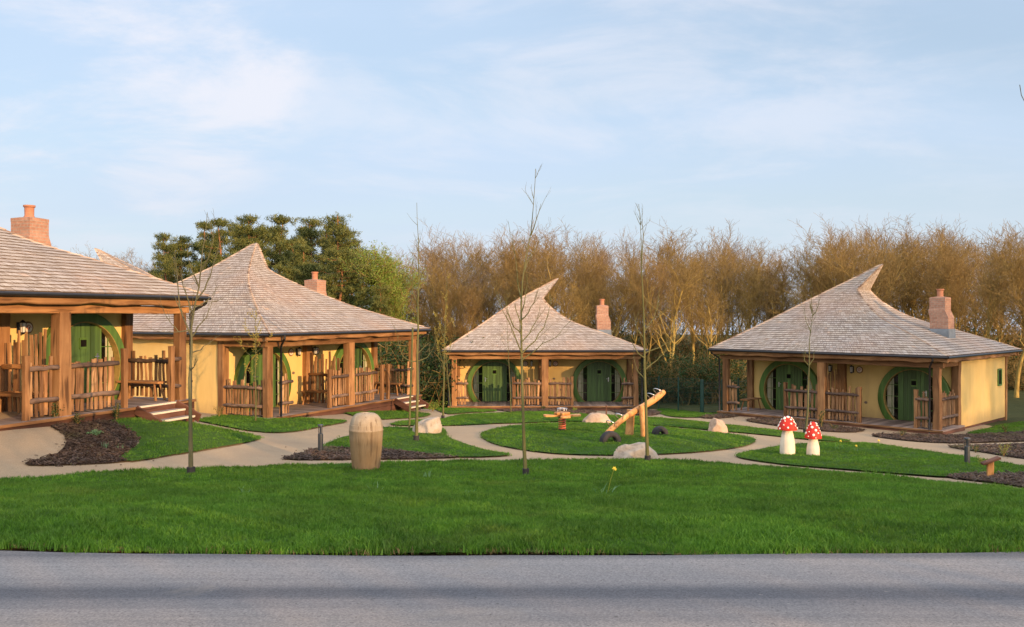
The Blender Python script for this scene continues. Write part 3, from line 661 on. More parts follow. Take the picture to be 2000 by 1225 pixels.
def door_set(root, s, wv, side, seed):
    r = random.Random(seed); c = (s, .82)
    b = MB(); ring_band(b, c, wv, 1.28, 1.05, .17); sur = b.build('door_surround', M['surround'], root, True, 40)
    b = MB(); ring_band(b, c, wv, 1.062, 1.035, .185); b.build('surround_trim', M['trim'], sur, True, 40)
    # flat black disc painting the shade of the unlit room behind the panes
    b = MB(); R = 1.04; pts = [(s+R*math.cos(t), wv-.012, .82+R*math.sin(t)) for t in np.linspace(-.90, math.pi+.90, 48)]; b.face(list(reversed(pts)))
    rec = b.build('painted_dark_disc', M['dark_room'], root)
    # plank door with its head following the circle
    b = MB(); n = 7; hw = .52
    for k in range(n):
        x0 = -hw+2*hw*k/n+.004; x1 = -hw+2*hw*(k+1)/n-.004; y0, y1 = wv-.085-r.uniform(0, .006), wv-.04
        t0, t1 = (.82+math.sqrt(1.05**2-x*x)-.01 for x in (x0, x1))
        vs = [(s+x0,y0,.015),(s+x1,y0,.015),(s+x1,y1,.015),(s+x0,y1,.015),(s+x0,y0,t0),(s+x1,y0,t1),(s+x1,y1,t1),(s+x0,y1,t0)]
        b.raw(vs, [(0,3,2,1),(4,5,6,7),(0,1,5,4),(1,2,6,5),(2,3,7,6),(3,0,4,7)], (r.random(), r.random()))
    dr = b.build('door', M['door'], root)
    b = MB(); b.plank((s-.11,wv-.097,1.38),(s+.11,wv-.097,1.38),.26,.02,(0,0,1),1,0,r); b.build('door_hatch', M['surround'], dr)
    b = MB(); b.box((s-.085,wv-.112,1.30),(s+.085,wv-.105,1.46)); b.build('hatch_pane', M['dark_room'], dr)
    b = MB(); hx = s+side*.43; b.box((hx-.02,wv-.10,.93),(hx+.02,wv-.085,1.13)); b.tube([(hx,wv-.09,1.06),(hx,wv-.14,1.06),(hx-side*.12,wv-.14,1.06)], .011, 8); b.tube([(hx,wv-.09,.97),(hx,wv-.11,.97)], .014, 8)
    b.build('door_handle', M['steel'], dr)
    for q in (-1, 1):
        b = MB(); xs = np.linspace(.555, 1.035, 14); top = [.82+math.sqrt(1.05**2-x*x) for x in xs]; bo = [max(.02, .82-math.sqrt(1.05**2-x*x)) for x in xs]
        vs = [(s+q*x, wv-.035, z) for x, z in zip(xs, bo)]+[(s+q*x, wv-.035, z) for x, z in zip(xs, top)]; n = len(xs)
        b.raw(vs, [(i, i+1, i+1+n, i+n) if q > 0 else (i+1, i, i+n, i+1+n) for i in range(n-1)])
        w = b.build('window_pane', M['glass'], root)
        b = MB(); b.plank((s+q*.54, wv-.06, .01), (s+q*.54, wv-.06, 1.71), .045, .06, (1,0,0), 2, .001, r); b.build('window_frame', M['surround'], w)
        b = MB()
        for h in (.42, .86, 1.28):
            xm = math.sqrt(max(0, 1.05**2-(h-.82)**2)); b.plank((s+q*.56, wv-.05, h), (s+q*xm, wv-.05, h), .018, .018, (0,0,1), 1, 0, r)
        xm = .80; b.plank((s+q*xm, wv-.052, .16), (s+q*xm, wv-.052, 1.48), .016, .018, (1,0,0), 1, 0, r)
        b.build('glazing_bar', M['surround'], w)
        b = MB(); m = 26; x0, x1 = .74, .98; vs = []
        for k in range(m+1):
            x = x0+(x1-x0)*k/m; vs += [(s+q*x, wv-.022+.007*math.sin(k*1.9+seed), max(.05, .84-math.sqrt(1.04**2-x*x))), (s+q*x, wv-.022+.007*math.sin(k*1.9+seed), .80+math.sqrt(1.04**2-x*x))]
        b.raw(vs, [(2*k, 2*k+2, 2*k+3, 2*k+1) for k in range(m)]); b.build('curtain', M['curtain'], w, True)
def fence_panel(root, p0, p1, hh, seed, rails=(.28, .78), pole=True, name='porch_fence', base=.03, curve=0, off=.05):
    """split pickets with bark-covered rails, from p0 to p1 in plan"""
    r = random.Random(seed); a = V(p0[0], p0[1], 0); b_ = V(p1[0], p1[1], 0); d = b_-a; L = d.length; d.normalize(); nn = V(d.y, -d.x, 0)
    b = MB(); x = .05
    while x < L-.03:
        w = r.uniform(.055, .10); f = x/L; h = hh*r.uniform(.86, 1.06)+curve*math.sin(f*math.pi)
        c = a+d*x; lean = r.uniform(-.04, .04)
        b.plank(c+V(0,0,base+r.uniform(0,.03)), c+d*lean+V(0,0,h), w, .028, d, 5, .013, r, None, 0, r.uniform(-.012,.012)); x += w+r.uniform(.028, .068)
    o = b.build(name, M['picket'], root)
    for h in rails:
        b = MB(); q = a-nn*0; n = max(4, int(L/.18)); pts = []; h0 = h*hh/.95
        for k in range(n+1):
            pts.append(a+nn*off+d*(L*k/n+(-.05 if k == 0 else .05 if k == n else 0))+V(0, 0, h0+r.uniform(-.014, .014)))
        b.tube(pts, [.050*r.uniform(.86, 1.15) for _ in pts], 9, (r.random(), r.random()), True, .06, r); b.build('fence_rail', M['bark_pole' if pole else 'wood_h'], o, True)
    return o
def chimney(root, s, v, dz=0):
    global E
    E0 = E; E = E+dz; b = MB()
    def sec(h, w0, w1, e0, e1): return [(s-w0, v-e0, h), (s+w1, v-e0, h), (s+w1, v+e1, h), (s-w0, v+e1, h)]
    secs = [(E+.45,.31,.33,.31,.31),(E+1.25,.32,.33,.31,.31),(E+1.45,.36,.25,.33,.28),(E+1.52,.36,.22,.33,.28),(E+1.60,.33,.22,.31,.28),(E+1.90,.33,.22,.31,.28)]
    b.loft([sec(*q) for q in secs]); ch = b.build('chimney', M['brick'], root)
    b = MB(); b.loft([sec(E+1.90,.335,.225,.315,.285), sec(E+1.985,.335,.225,.315,.285), sec(E+2.02,.18,.08,.15,.14)]); b.build('chimney_cap', M['brick'], ch)
    b = MB(); b.lathe([(.13,E+1.98),(.13,E+2.02),(.105,E+2.06),(.11,E+2.25),(.135,E+2.27),(.135,E+2.31),(.10,E+2.31),(.095,E+2.1)], (s-.06, v, 0), 20); b.build('chimney_pot', M['pot'], ch, True, 40)
    b = MB(); b.loft([sec(E+.2,.36,.38,.36,.36), sec(E+.84,.345,.355,.335,.335)], cap=False); b.build('lead_flashing', M['lead'], ch); E = E0
def lantern(root, s, wv, h):
    b = MB(); b.plank((s,wv-.01,h-.14),(s,wv-.01,h+.10),.09,.02,(1,0,0),1,0); b.tube([(s,wv-.01,h+.06),(s,wv-.10,h+.12),(s,wv-.13,h+.10)], .01, 6)
    b.lathe([(.075,.09),(.045,.12),(.012,.15)], (s,wv-.13,h), 12); b.lathe([(.02,-.16),(.05,-.13),(.055,-.11)], (s,wv-.13,h), 12)
    for k in range(4):
        a = k*math.pi/2+.78; b.tube([(s+.05*math.cos(a), wv-.13+.05*math.sin(a), h-.12), (s+.066*math.cos(a), wv-.13+.066*math.sin(a), h+.09)], .005, 4)
    o = b.build('wall_lantern', M['black'], root)
    b = MB(); b.lathe([(.042,-.11),(.058,.085)], (s,wv-.13,h), 14); b.build('lantern_glass', M['frost'], o, True, 40)
def plaque(root, s, wv, h):
    b = MB(); n = 28
    b.loft([[(s+R*math.cos(2*math.pi*k/n), wv-y, h+R*math.sin(2*math.pi*k/n)) for k in range(n)] for R, y in ((.135,0),(.135,.012),(.128,.02))]); o = b.build('number_plaque', M['wood_h'], root)
    b = MB(); b.loft([[(s+R*math.cos(2*math.pi*k/n), wv-y, h+R*math.sin(2*math.pi*k/n)) for k in range(n)] for R, y in ((.098,.02),(.098,.025))]); b.build('plaque_face', M['stalk'], o)
    b = MB(); pts = []
    for k in range(22):
        t = k/21*7.5; rr = .062*(1-k/30); pts.append((s+rr*math.cos(t), wv-.028, h+rr*math.sin(t)))
    b.tube(pts, .009, 5); b.build('plaque_mark', M['coil'], o)
def bench(house, s, v, axis, L, label, seed):
    """plain plank bench with splayed peg legs standing on a lodge deck"""
    r = random.Random(seed); mw = house.matrix_basis if False else Matrix.Translation(house.location)@Matrix.Rotation(house.rotation_euler.z, 4, 'Z')
    loc = mw@V(s, v, .002); rz = house.rotation_euler.z+(math.pi/2 if axis == 'v' else 0)
    t = empty('bench', loc, rz, label, 'bench', 'plank benches on the lodge porches')
    b = MB(); b.plank((-L/2,0,.43),(L/2,0,.43),.34,.05,(0,1,0),6,.008,r); b.build('seat', M['wood_h'], t)
    for sx in (-1, 1):
        for sy in (-1, 1):
            b = MB(); b.tube([(sx*(L/2-.16),sy*.09,.41),(sx*(L/2-.06),sy*.16,.0)], [.026,.032], 8, (.6,.5)); b.build('leg', M['wood_v'], t, True, 40)
def post(root, s, v, w, h0, h1, seed, name='porch_post', mat='wood_v'):
    r = random.Random(seed); b = MB(); b.plank((s,v,h0),(s,v,h1),w,w*.92,(1,0,0),7,.012,r,None,.018); return b.build(name, M[mat], root)
def lodge(L1, ang, deckz, kind, label, opt, seed):
    root = empty('lodge', (L1[0], L1[1], deckz), ang, label, 'lodge'); r = random.Random(seed)
    D = roof_meshes(root, kind, seed); wv = opt.get('wv', 2.3); X0, X1 = .40, 8.60; low = opt.get('low', .5)
    if opt.get('roof_only'):
        b = MB(); b.box((X0,wv,-low),(X1,D-.4,2.4)); b.build('wall', M['render'], root); return root
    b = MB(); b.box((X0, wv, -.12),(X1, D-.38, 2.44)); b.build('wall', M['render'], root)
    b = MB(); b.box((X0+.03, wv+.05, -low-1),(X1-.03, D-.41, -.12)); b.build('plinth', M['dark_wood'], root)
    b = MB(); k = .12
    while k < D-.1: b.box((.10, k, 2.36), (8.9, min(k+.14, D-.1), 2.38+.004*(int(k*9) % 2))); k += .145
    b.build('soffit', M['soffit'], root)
    # waney-edged fascia on all four sides
    for q, (a, c) in enumerate((((.02,.14),(8.98,.14)), ((8.88,.16),(8.88,D-.16)), ((8.98,D-.14),(.02,D-.14)), ((.12,D-.16),(.12,.16)))):
        b = MB(); n = 26; rings = []; pa = V(*a, 0); pc = V(*c, 0); d = (pc-pa).normalized(); nn = V(d.y, -d.x, 0)
        for k in range(n+1):
            p = pa.lerp(pc, k/n); lo = E-.235+.022*math.sin(k*1.3+q)+r.uniform(-.016, .016)
            rings.append([p+nn*.03+V(0,0,lo+.012), p+nn*.045+V(0,0,lo+.03), p+nn*.03+V(0,0,E-.03), p-nn*.02+V(0,0,E-.03), p-nn*.02+V(0,0,lo)])
        b.loft(rings, (.5+.2*q/4, .5)); b.build('fascia_board', M['wood_h'], root)
    def beam(p, q2, h, hh, th=.14):
        b = MB(); d = V(*q2)-V(*p); b.plank(p, q2, hh, th, (0,0,1), 14, .011, r, None, .014); b.build('beam', M['wood_h'], root)
    beam((.25,.42,2.15),(8.75,.42,2.15),0,.17); beam((.46,.50,2.15),(.46,wv,2.15),0,.17); beam((8.54,.50,2.15),(8.54,wv,2.15),0,.17)
    # gutter with black edge
    b = MB(); g = [(-.04,-.04),(9.04,-.04),(9.04,D+.04),(-.04,D+.04),(-.04,-.04)]
    for i in range(4): b.tube([(*g[i],E-.045),(*g[i+1],E-.045)], .042, 8)
    b.build('gutter', M['black'], root)
    for (s, v) in opt.get('pipes', ((.30,.30),(8.74,.30))):
        b = MB(); ss = -1 if s < 4 else 1
        b.tube([(s+ss*.2,v-.30,E-.06),(s+ss*.2,v-.30,E-.16),(s+ss*.02,v-.03,E-.36),(s,v,E-.42),(s,v,-low+.16),(s+ss*.03,v-.08,-low+.06)], .034, 8)
        for h in (.4, 1.3): b.lathe([(.044,h),(.044,h+.05)], (s,v,0), 8)
        b.build('downpipe', M['black'], root, True, 40)
    mid = opt.get('mid', 4.5)
    for s, w in ((.47,.235),(mid,opt.get('midw', .30)),(8.53,.235)): post(root, s, .44, w, -low, 2.09, r.random())
    post(root, .50, wv-.02, .26, -low, 2.4, 3); post(root, 8.50, wv-.02, .26, -low, 2.4, 4); post(root, mid-.08, wv-.06, .30, 0, 2.4, 5, 'wall_post')
    for s in (.42, 8.58): post(root, s, D-.40, .14, -low, 2.4, 6, 'corner_post')
    # deck
    b = MB(); k = .22
    while k < 8.75: b.box((k,.20,-.045),(min(k+.135,8.78),wv+.01,0),(r.random(),.5)); k += .142
    dk = b.build('deck', M['deck'], root)
    b = MB(); z = -.05
    while z > -low-.5:
        b.plank((.22,.235,z-.085),(8.78,.235,z-.085),.16,.04,(0,0,1),10,.004,r); b.plank((.235,.27,z-.085),(.235,wv,z-.085),.16,.04,(0,0,1),4,.004,r); b.plank((8.765,.27,z-.085),(8.765,wv,z-.085),.16,.04,(0,0,1),4,.004,r); z -= .17
    b.build('deck_skirt', M['dark_wood'], root)
    b = MB(); b.plank((.2,.19,-.03),(opt.get('edge_to', 8.8),.19,-.03),.06,.03,(0,0,1),8,.002,r); b.build('deck_edge', M['wood_h'], root)
    door_set(root, 2.23, wv, -1, seed); door_set(root, 7.09, wv, 1, seed+1)
    ls = opt.get('lamps', (3.95, 4.80, 3.66, 5.06)); lantern(root, ls[0], wv, 1.78); lantern(root, ls[1], wv, 1.78); plaque(root, ls[2], wv, 1.76); plaque(root, ls[3], wv, 1.76)
    for s, h in ((3.78,1.06),(5.0,1.06),(3.55,.55),(5.3,.55)):
        b = MB(); b.lathe([(.06,0),(.055,.03),(.02,.035)], (0,0,0), 12); b.v = [(s+x, wv-z, h+y*.8) for x, y, z in b.v]; b.build('wall_vent', M['vent'], root)
    for i, f in enumerate(opt['fences']):
        p0, p1, hh = f[:3]; fence_panel(root, p0, p1, hh, seed*7+i, off=f[3] if len(f) > 3 else .05)
    fence_panel(root, (mid-.08, .75), (mid-.08, wv-.15), 1.66, seed*5, (.24, .56), False, 'partition_fence', .02, .05, -.05)
    for s, v, hh in opt.get('stubs', ()): post(root, s, v, .13, -.25, hh, 7, 'fence_post')
    if 'steps' in opt:
        s0, s1, n, dr = opt['steps']
        for k in range(n):
            b = MB(); z = -dr*(k+1); y = .17-.27*k; b.box((s0,y-.27,z-.03),(s1,y,z)); b.box((s0,y-.275,z-.042),(s1,y-.27,z-.001)); st = b.build('step', M['deck'], root)
            b = MB(); b.box((s0+.01,y-.30,z-.034),(s1-.01,y-.235,z+.006)); b.build('step_nosing', M['tread'], st)
            b = MB(); b.box((s0+.02,y-.02,z),(s1-.02,y-.003,z+dr-.03)); b.build('riser', M['dark_wood'], st)
        b = MB(); b.box((s0,.145,-.03),(s1,.215,.006)); b.build('step_nosing', M['tread'], root)
        for s in (s0-.05, s1+.05):
            b = MB(); b.plank((s,.18,-.06),(s,.17-.27*n-.1,-dr*n-.06),.20,.05,(0,0,1),5,.006,r); b.build('stringer', M['dark_wood'], root)
    if 'side_window' in opt:
        v, h = opt['side_window']; b = MB()
        for a_, c_ in (((v-.19,h-.32),(v-.19,h+.32)),((v+.19,h-.32),(v+.19,h+.32))): b.plank((X1+.02,a_[0],a_[1]),(X1+.02,c_[0],c_[1]),.06,.05,(0,1,0),1,0,r)
        for zz in (-.30, .30): b.plank((X1+.02,v-.16,h+zz),(X1+.02,v+.16,h+zz),.06,.045,(0,0,1),1,0,r)
        o = b.build('gable_window', M['surround'], root); b = MB(); b.box((X1+.001,v-.17,h-.28),(X1+.006,v+.17,h+.28)); b.build('window_pane', M['dark_room'], o)
    chimney(root, 7.45, 3.9 if kind != 'pointed' else 4.1, opt.get('ch', 0))
    return root
def frame(L1, u): return math.atan2(u[1], u[0])
FA = lambda x: x
# 1 nearest, cut by the left edge of the photo
h1 = lodge((-10.35,13.1), math.atan2(.945,.327), 4.82-E, 'swept', 'nearest timber lodge, cut off by the left edge of the photo',
 dict(wv=2.05, low=.55, mid=5.0, midw=.29, ch=-.12, lamps=(3.95,5.42,3.66,5.66), pipes=((8.80,.34),), fences=[((4.2,.42),(4.82,.42),1.20),((5.2,.42),(6.42,.42),1.20),((8.2,.42),(8.4,.42),1.20),((8.53,.62),(8.53,1.95),1.12,-.05)],
  stubs=((6.62,.34,1.3),(8.12,.34,1.3),(4.12,.40,1.25)), steps=(6.85,8.05,2,.15)), 11)
h2 = lodge((-6.99,25.5), math.atan2(.904,.427), 3.75-2.40, 'pointed', 'sunlit timber lodge left of centre with a tall pointed roof peak',
 dict(wv=2.2, low=.35, ch=-.14, pipes=((.80,.22),(8.82,.34)), fences=[((.47,.62),(.47,2.05),1.04,-.05),((.95,.42),(1.45,.42),1.20),((3.45,.42),(4.32,.42),1.20),((4.72,.42),(6.0,.42),1.20),((8.1,.42),(8.36,.42),1.20),((8.53,.62),(8.53,2.05),1.12,-.05)],
  stubs=((6.35,.36,1.25),(6.75,.36,1.25),(3.38,.40,1.25)), steps=(6.95,8.1,2,.15)), 22)
h3 = lodge((-3.04,39.0), 0.0, 2.80-E, 'swept', 'middle timber lodge facing the camera, its roof peak curling to the right',
 dict(wv=2.3, low=.3, pipes=((.24,.30),(8.80,.30)), fences=[((.62,.42),(1.05,.42),1.20),((3.15,.42),(4.3,.42),1.20),((4.7,.42),(5.65,.42),1.20),((7.95,.42),(8.38,.42),1.20),((.47,.62),(.47,2.1),1.20,-.05),((8.53,.62),(8.53,2.1),1.20,.05)], stubs=((3.1,.4,1.28),(5.7,.4,1.3))), 33)
h4 = lodge((7.9,35.4), math.atan2(-.711,.702), 3.01-E, 'swept', 'right-hand timber lodge with curled roof peak and pale yellow end wall',
 dict(wv=2.3, low=.3, pipes=((.22,.34),(8.36,.24)), fences=[((.62,.42),(1.05,.42),1.20),((3.1,.42),(4.3,.42),1.20),((4.72,.42),(5.85,.42),1.20),((7.9,.42),(8.3,.42),1.20),((8.53,.62),(8.53,2.1),1.20,.05)],
  stubs=((3.05,.4,1.28),(5.9,.4,1.28),(7.85,.4,1.3)), side_window=(6.55,1.45)), 44)
def place5():
    u = Vector((-1, 0)); v = Vector((0, -1)); tip = Vector((-19.3, 41)); L = tip-u*5.3-v*3.85
    lodge((L.x, L.y), math.pi, 7.45-3.33-E, 'swept', 'roof peak of a further lodge showing above the ridge of the nearest lodge', dict(roof_only=True, low=3), 55)
place5()
bench(h1, 4.6, 1.25, 'v', 1.25, 'plank bench against the tall picket partition of the nearest lodge', 1)
bench(h1, 8.18, 1.25, 'v', 1.2, 'plank bench at the far end of the nearest lodge porch, behind the steps', 2)
bench(h2, 4.02, 1.3, 'v', 1.25, 'plank bench against the middle partition of the pointed-roof lodge', 3)
bench(h2, 8.15, 1.3, 'v', 1.2, 'plank bench at the right end of the pointed-roof lodge porch', 4)
bench(h4, .95, 1.5, 'v', 1.1, 'plank bench at the left end of the right-hand lodge porch', 5)
# ------------------------------------------------------------------ things in the courtyard
def barrel():
    p = ground_at(715, 916); o = empty('barrel', p, 0, 'big carved wooden barrel standing on the lawn beside the path, pale on top', 'barrel')
    b = MB(); pr = [(.245,-.05),(.25,0),(.262,.12),(.287,.40),(.303,.60),(.308,.70),(.312,.705),(.312,.725),(.307,.73),(.303,.77),(.296,.82),(.288,.823),(.284,.86),(.262,.925),(.222,.98),(.165,1.018),(.10,1.03),(.07,1.0),(.001,.985)]
    n = 60; r = random.Random(3)
    w = [1-(.022 if k % 5 == 0 else 0)+r.uniform(-.006,.006) for k in range(n)]
    b.loft([[(rr*w[k]*math.cos(2*math.pi*k/n)+(.02 if z > .9 else 0)*(z-.9)*-2, rr*w[k]*math.sin(2*math.pi*k/n), z) for k in range(n)] for rr, z in pr]); b.build('barrel_body', M['barrel'], o, True, 50)
barrel()
def bollard(px, py, d, h, label):
    x = (px-1000)/F*d; o = empty('bollard_light', (x, d, SZ(x, d)), .4, label, 'bollard light', 'bollard lights by the paths')
    b = MB(); b.lathe([(.055,-.05),(.055,h*.66),(.05,h*.665)], n=20); b.build('bollard_post', M['bollard'], o, True, 40)
    b = MB()
    for k in range(3):
        a = k*2.09+.5; b.tube([(.042*math.cos(a),.042*math.sin(a),h*.66),(.042*math.cos(a),.042*math.sin(a),h*.95)], .008, 6)
    b.lathe([(.025,h*.66),(.02,h*.72),(.02,h*.94)], n=12); b.build('lamp_cage', M['bollard'], o)
    b = MB(); b.lathe([(.055,h*.93),(.062,h*.935),(.062,h*.985),(.05,h)], n=20); b.build('lamp_head', M['bollard'], o, True, 40)
g = ray(626, 885); bollard(626, 885, g.y, .59, 'grey bollard light in the bark bed left of the carved barrel')
g = ray(1889, 912); bollard(1889, 912, g.y, .53, 'grey bollard light at the edge of the right-hand lawn')
def lectern():
    p = ground_at(1934, 929); o = empty('lectern_post', p, -.35, 'short timber post with a sloping info board in the bottom right bark bed', 'info post')
    b = MB(); b.plank((0,0,-.05),(0,0,.27),.10,.12,(1,0,0),3,.004); b.build('post', M['play_wood'], o)
    b = MB(); b.plank((-.13,-.03,.215),(.14,-.0,.335),.22,.035,(0,1,0),3,.004); b.build('info_board', M['dark_wood'], o)
lectern()
def mushroom(px, py, H_, capw, caph, seed, label):
    p = ground_at(px, py); o = empty('toadstool', p, 0, label, 'toadstool sculpture', 'painted toadstool sculptures'); r = random.Random(seed)
    hs = H_-caph*.93
    b = MB(); n = 26
    prof = [(capw*.36,-.04),(capw*.38,0),(capw*.385,.10),(capw*.36,hs*.5),(capw*.29,hs*.8),(capw*.235,hs*1.0),(capw*.22,hs+caph*.2)]
    b.loft([[(q*math.cos(2*math.pi*k/n)*(1+.025*math.sin(k*3+z*7)), q*math.sin(2*math.pi*k/n)*(1+.025*math.cos(k*2.3)), z) for k in range(n)] for q, z in prof]); b.build('stalk', M['stalk'], o, True, 60)
    cp = [(capw*.2, .06), (capw*.40,.0),(capw*.49,-.005),(capw*.50,.05),(capw*.44,.30),(capw*.37,.5),(capw*.29,.72),(capw*.18,.9),(capw*.07,.985),(.002,1.0)]
    wob = [1+.035*math.sin(k*.9+seed)+r.uniform(-.012,.012) for k in range(n)]
    b = MB(); b.loft([[(q*wob[k]*math.cos(2*math.pi*k/n), q*wob[k]*math.sin(2*math.pi*k/n), hs+caph*t) for k in range(n)] for q, t in cp]); c = b.build('cap', M['red'], o, True, 60)
    tt = [x[1] for x in cp[3:]]; rr = [x[0] for x in cp[3:]]
    for k in range(26):
        t = .05+.90*((k+.5)/26); a = k*2.399+seed+r.uniform(-.3,.3); q = np.interp(t, tt, rr); sz = r.choice((.018,.028,.042))*(capw/.5)
        cpt = V(q*math.cos(a), q*math.sin(a), hs+caph*t); q2 = np.interp(min(1, t+.05), tt, rr)
        nr = V(math.cos(a)*caph*.05, math.sin(a)*caph*.05, q-q2).normalized(); x = nr.cross(V(0,0,1)).normalized(); y = nr.cross(x)
        b = MB(); b.loft([[cpt+nr*e+(x*math.cos(u*.524)+y*math.sin(u*.524))*s_ for u in range(12)] for s_, e in ((sz, -.006), (sz*.95, .009), (sz*.6, .015), (sz*.1, .017))]); b.build('spot', M['white'], c, True)
mushroom(1538, 889, .85, .44, .31, 1, 'taller red toadstool with white spots and a cream stalk, left of the pair')
mushroom(1588, 892, .73, .37, .37, 5, 'shorter toadstool with a narrow pointed red cap, right of the pair')
def rock(px, py, w, h, dep, seed, mat, label, pts=None, yaw=0):
    p = ground_at(px, py); r = random.Random(seed); bm = bmesh.new(); bmesh.ops.create_icosphere(bm, subdivisions=4, radius=1)
    pl = []
    for _ in range(11):
        v = Vector((r.uniform(-1,1), r.uniform(-1,.6), r.uniform(-.5,.9))).normalized(); pl.append((v, r.uniform(.82,1.12)))
    from mathutils import noise as mn
    for v in bm.verts:
        c = v.co.copy(); c = Vector([math.copysign(abs(q)**.62, q) for q in c])
        for nv, dd in pl:
            k = c.dot(nv)
            if k > dd: c -= nv*(k-dd)*.92
        c += c.normalized()*(mn.noise(c*1.6+Vector((seed,0,0)))*.16+mn.noise(c*5+Vector((seed,0,0)))*.05)
        sx = np.interp(c.z, [-.5, .3, 1], [1.0, .95, .80]); v.co = Vector((c.x*w/1.9*sx, c.y*dep/1.9, c.z*h/1.0+h*.0))
        if pts: v.co.x += pts*v.co.z
    me = bpy.data.meshes.new('boulder'); bm.to_mesh(me); bm.free(); me.materials.append(mat); me.polygons.foreach_set('use_smooth', [True]*len(me.polygons)); me.set_sharp_from_angle(angle=math.radians(28))
    o = link('boulder', me, None, p+V(0, dep*.35, 0)); o.rotation_euler = (0, 0, yaw); tag(o, label, 'rock', 'boulders among the paths')
rock(832, 845, .80, .36, .5, 3, M['rock'], 'grey boulder with a flat right side, behind the young tree left of the play area', .35, .2)
rock(1243, 894, .98, .33, .6, 12, M['rock'], 'wide low grey boulder at the near edge of the play lawn', -.15)
rock(1166, 825, .80, .28, .5, 7, M['rock_pink'], 'pinkish block of stone lying in front of the middle lodge', 0)
rock(1405, 840, .54, .36, .42, 9, M['rock_pink'], 'rounded pinkish boulder between the seesaw and the right lodge', -.1)
def seesaw():
    a = ground_at(1190, 862); z0 = a.z
    d = a.y+.35; lo = P(1185, 847, d-.3); hi = P(1296, 763, d+1.4)
    o = empty('seesaw', (0, 0, 0), 0, 'log seesaw tilted up to the right on two peeled timber posts', 'seesaw')
    c = lo.lerp(hi, .55); o.location = (c.x, c.y, SZ(c.x, c.y)); ol = o.location.copy(); lo -= ol; hi -= ol
    dr = (hi-lo).normalized(); r = random.Random(2); b = MB(); n = 14; pts = []; rad = []
    for k in range(n+1):
        f = k/n; pts.append(lo.lerp(hi, f)+V(0,0,.05*math.sin(f*math.pi*1.7))); rad.append(.064+.024*f+.005*math.sin(k*1.3))
    rad[-1] = .07; rad[0] = .062
    b.tube(pts, rad, 18, (.6,.5), True, .02, r); beam = b.build('seesaw_log', M['play_wood'], o, True, 50)
    for q in (.10, .24, .80, .92):
        c = lo.lerp(hi, q)+V(0,0,.05*math.sin(q*math.pi*1.7)); up = V(-dr.x*dr.z, -dr.y*dr.z, 1-dr.z**2).normalized(); s = dr.cross(up).normalized(); lean = -dr*.07
        pts = [c+s*.06+up*.05]+[c+s*.115*math.cos(t)+up*(.14+.10*math.sin(t))+lean*(.4+.9*math.sin(t)) for t in np.linspace(0, math.pi, 9)]+[c-s*.06+up*.05]
        b = MB(); b.tube(pts, .012, 8); b.build('handle', M['steel'], beam, True)
    for px, top, base, w in ((1228, 800, 856, .10), (1258, 792, 860, .075)):
        g = ray(px, base); t = P(px+(4 if px < 1240 else -5), top, g.y)
        bt = V(g.x, g.y, SZ(g.x, g.y)-.1)-ol; b = MB(); b.tube([bt, bt.lerp(t-ol, .5)+V(.008,0,0), t-ol], [w*1.12, w*1.02, w*.98], 16, (.5,.5), True, .02, r); b.build('post', M['play_wood'], o, True, 50)
    f = lo.lerp(hi, .52); gg = ray(1228, 856); g2 = ray(1258, 860)
    b = MB(); sx_ = dr.cross(V(0,0,1)).normalized(); b.tube([f-sx_*.2, f+sx_*.2], .018, 8); b.build('axle', M['steel'], o)
seesaw()
def tyre(px, py, R, label, yaw):
    p = ground_at(px, py); n = 26; m = 14; b = MB(); rings = []
    for k in range(n+1):
        a = math.pi*(k/n)*1.16-.08*math.pi; c = V(math.cos(a), 0, math.sin(a)); ring = []
        for j in range(m):
            t = 2*math.pi*j/m; w = .115*math.copysign(abs(math.sin(t))**.6, math.sin(t)); q = .07*math.copysign(abs(math.cos(t))**.7, math.cos(t)); tr = .006 if (k % 2 and q > .03) else 0
            ring.append(c*(R-.07+q+tr)+V(0, w, 0))
        rings.append(ring)
    b.loft(rings); o = b.build('tyre', M['rubber'], None, True, 35); o.location = p; o.rotation_euler = (0, 0, yaw); tag(o, label, 'tyre', 'half-buried tyres under the seesaw')
tyre(1192, 866, .255, 'black half tyre under the low left end of the seesaw', .3)
tyre(1289, 851, .21, 'black half tyre in the grass right of the seesaw posts', .3)
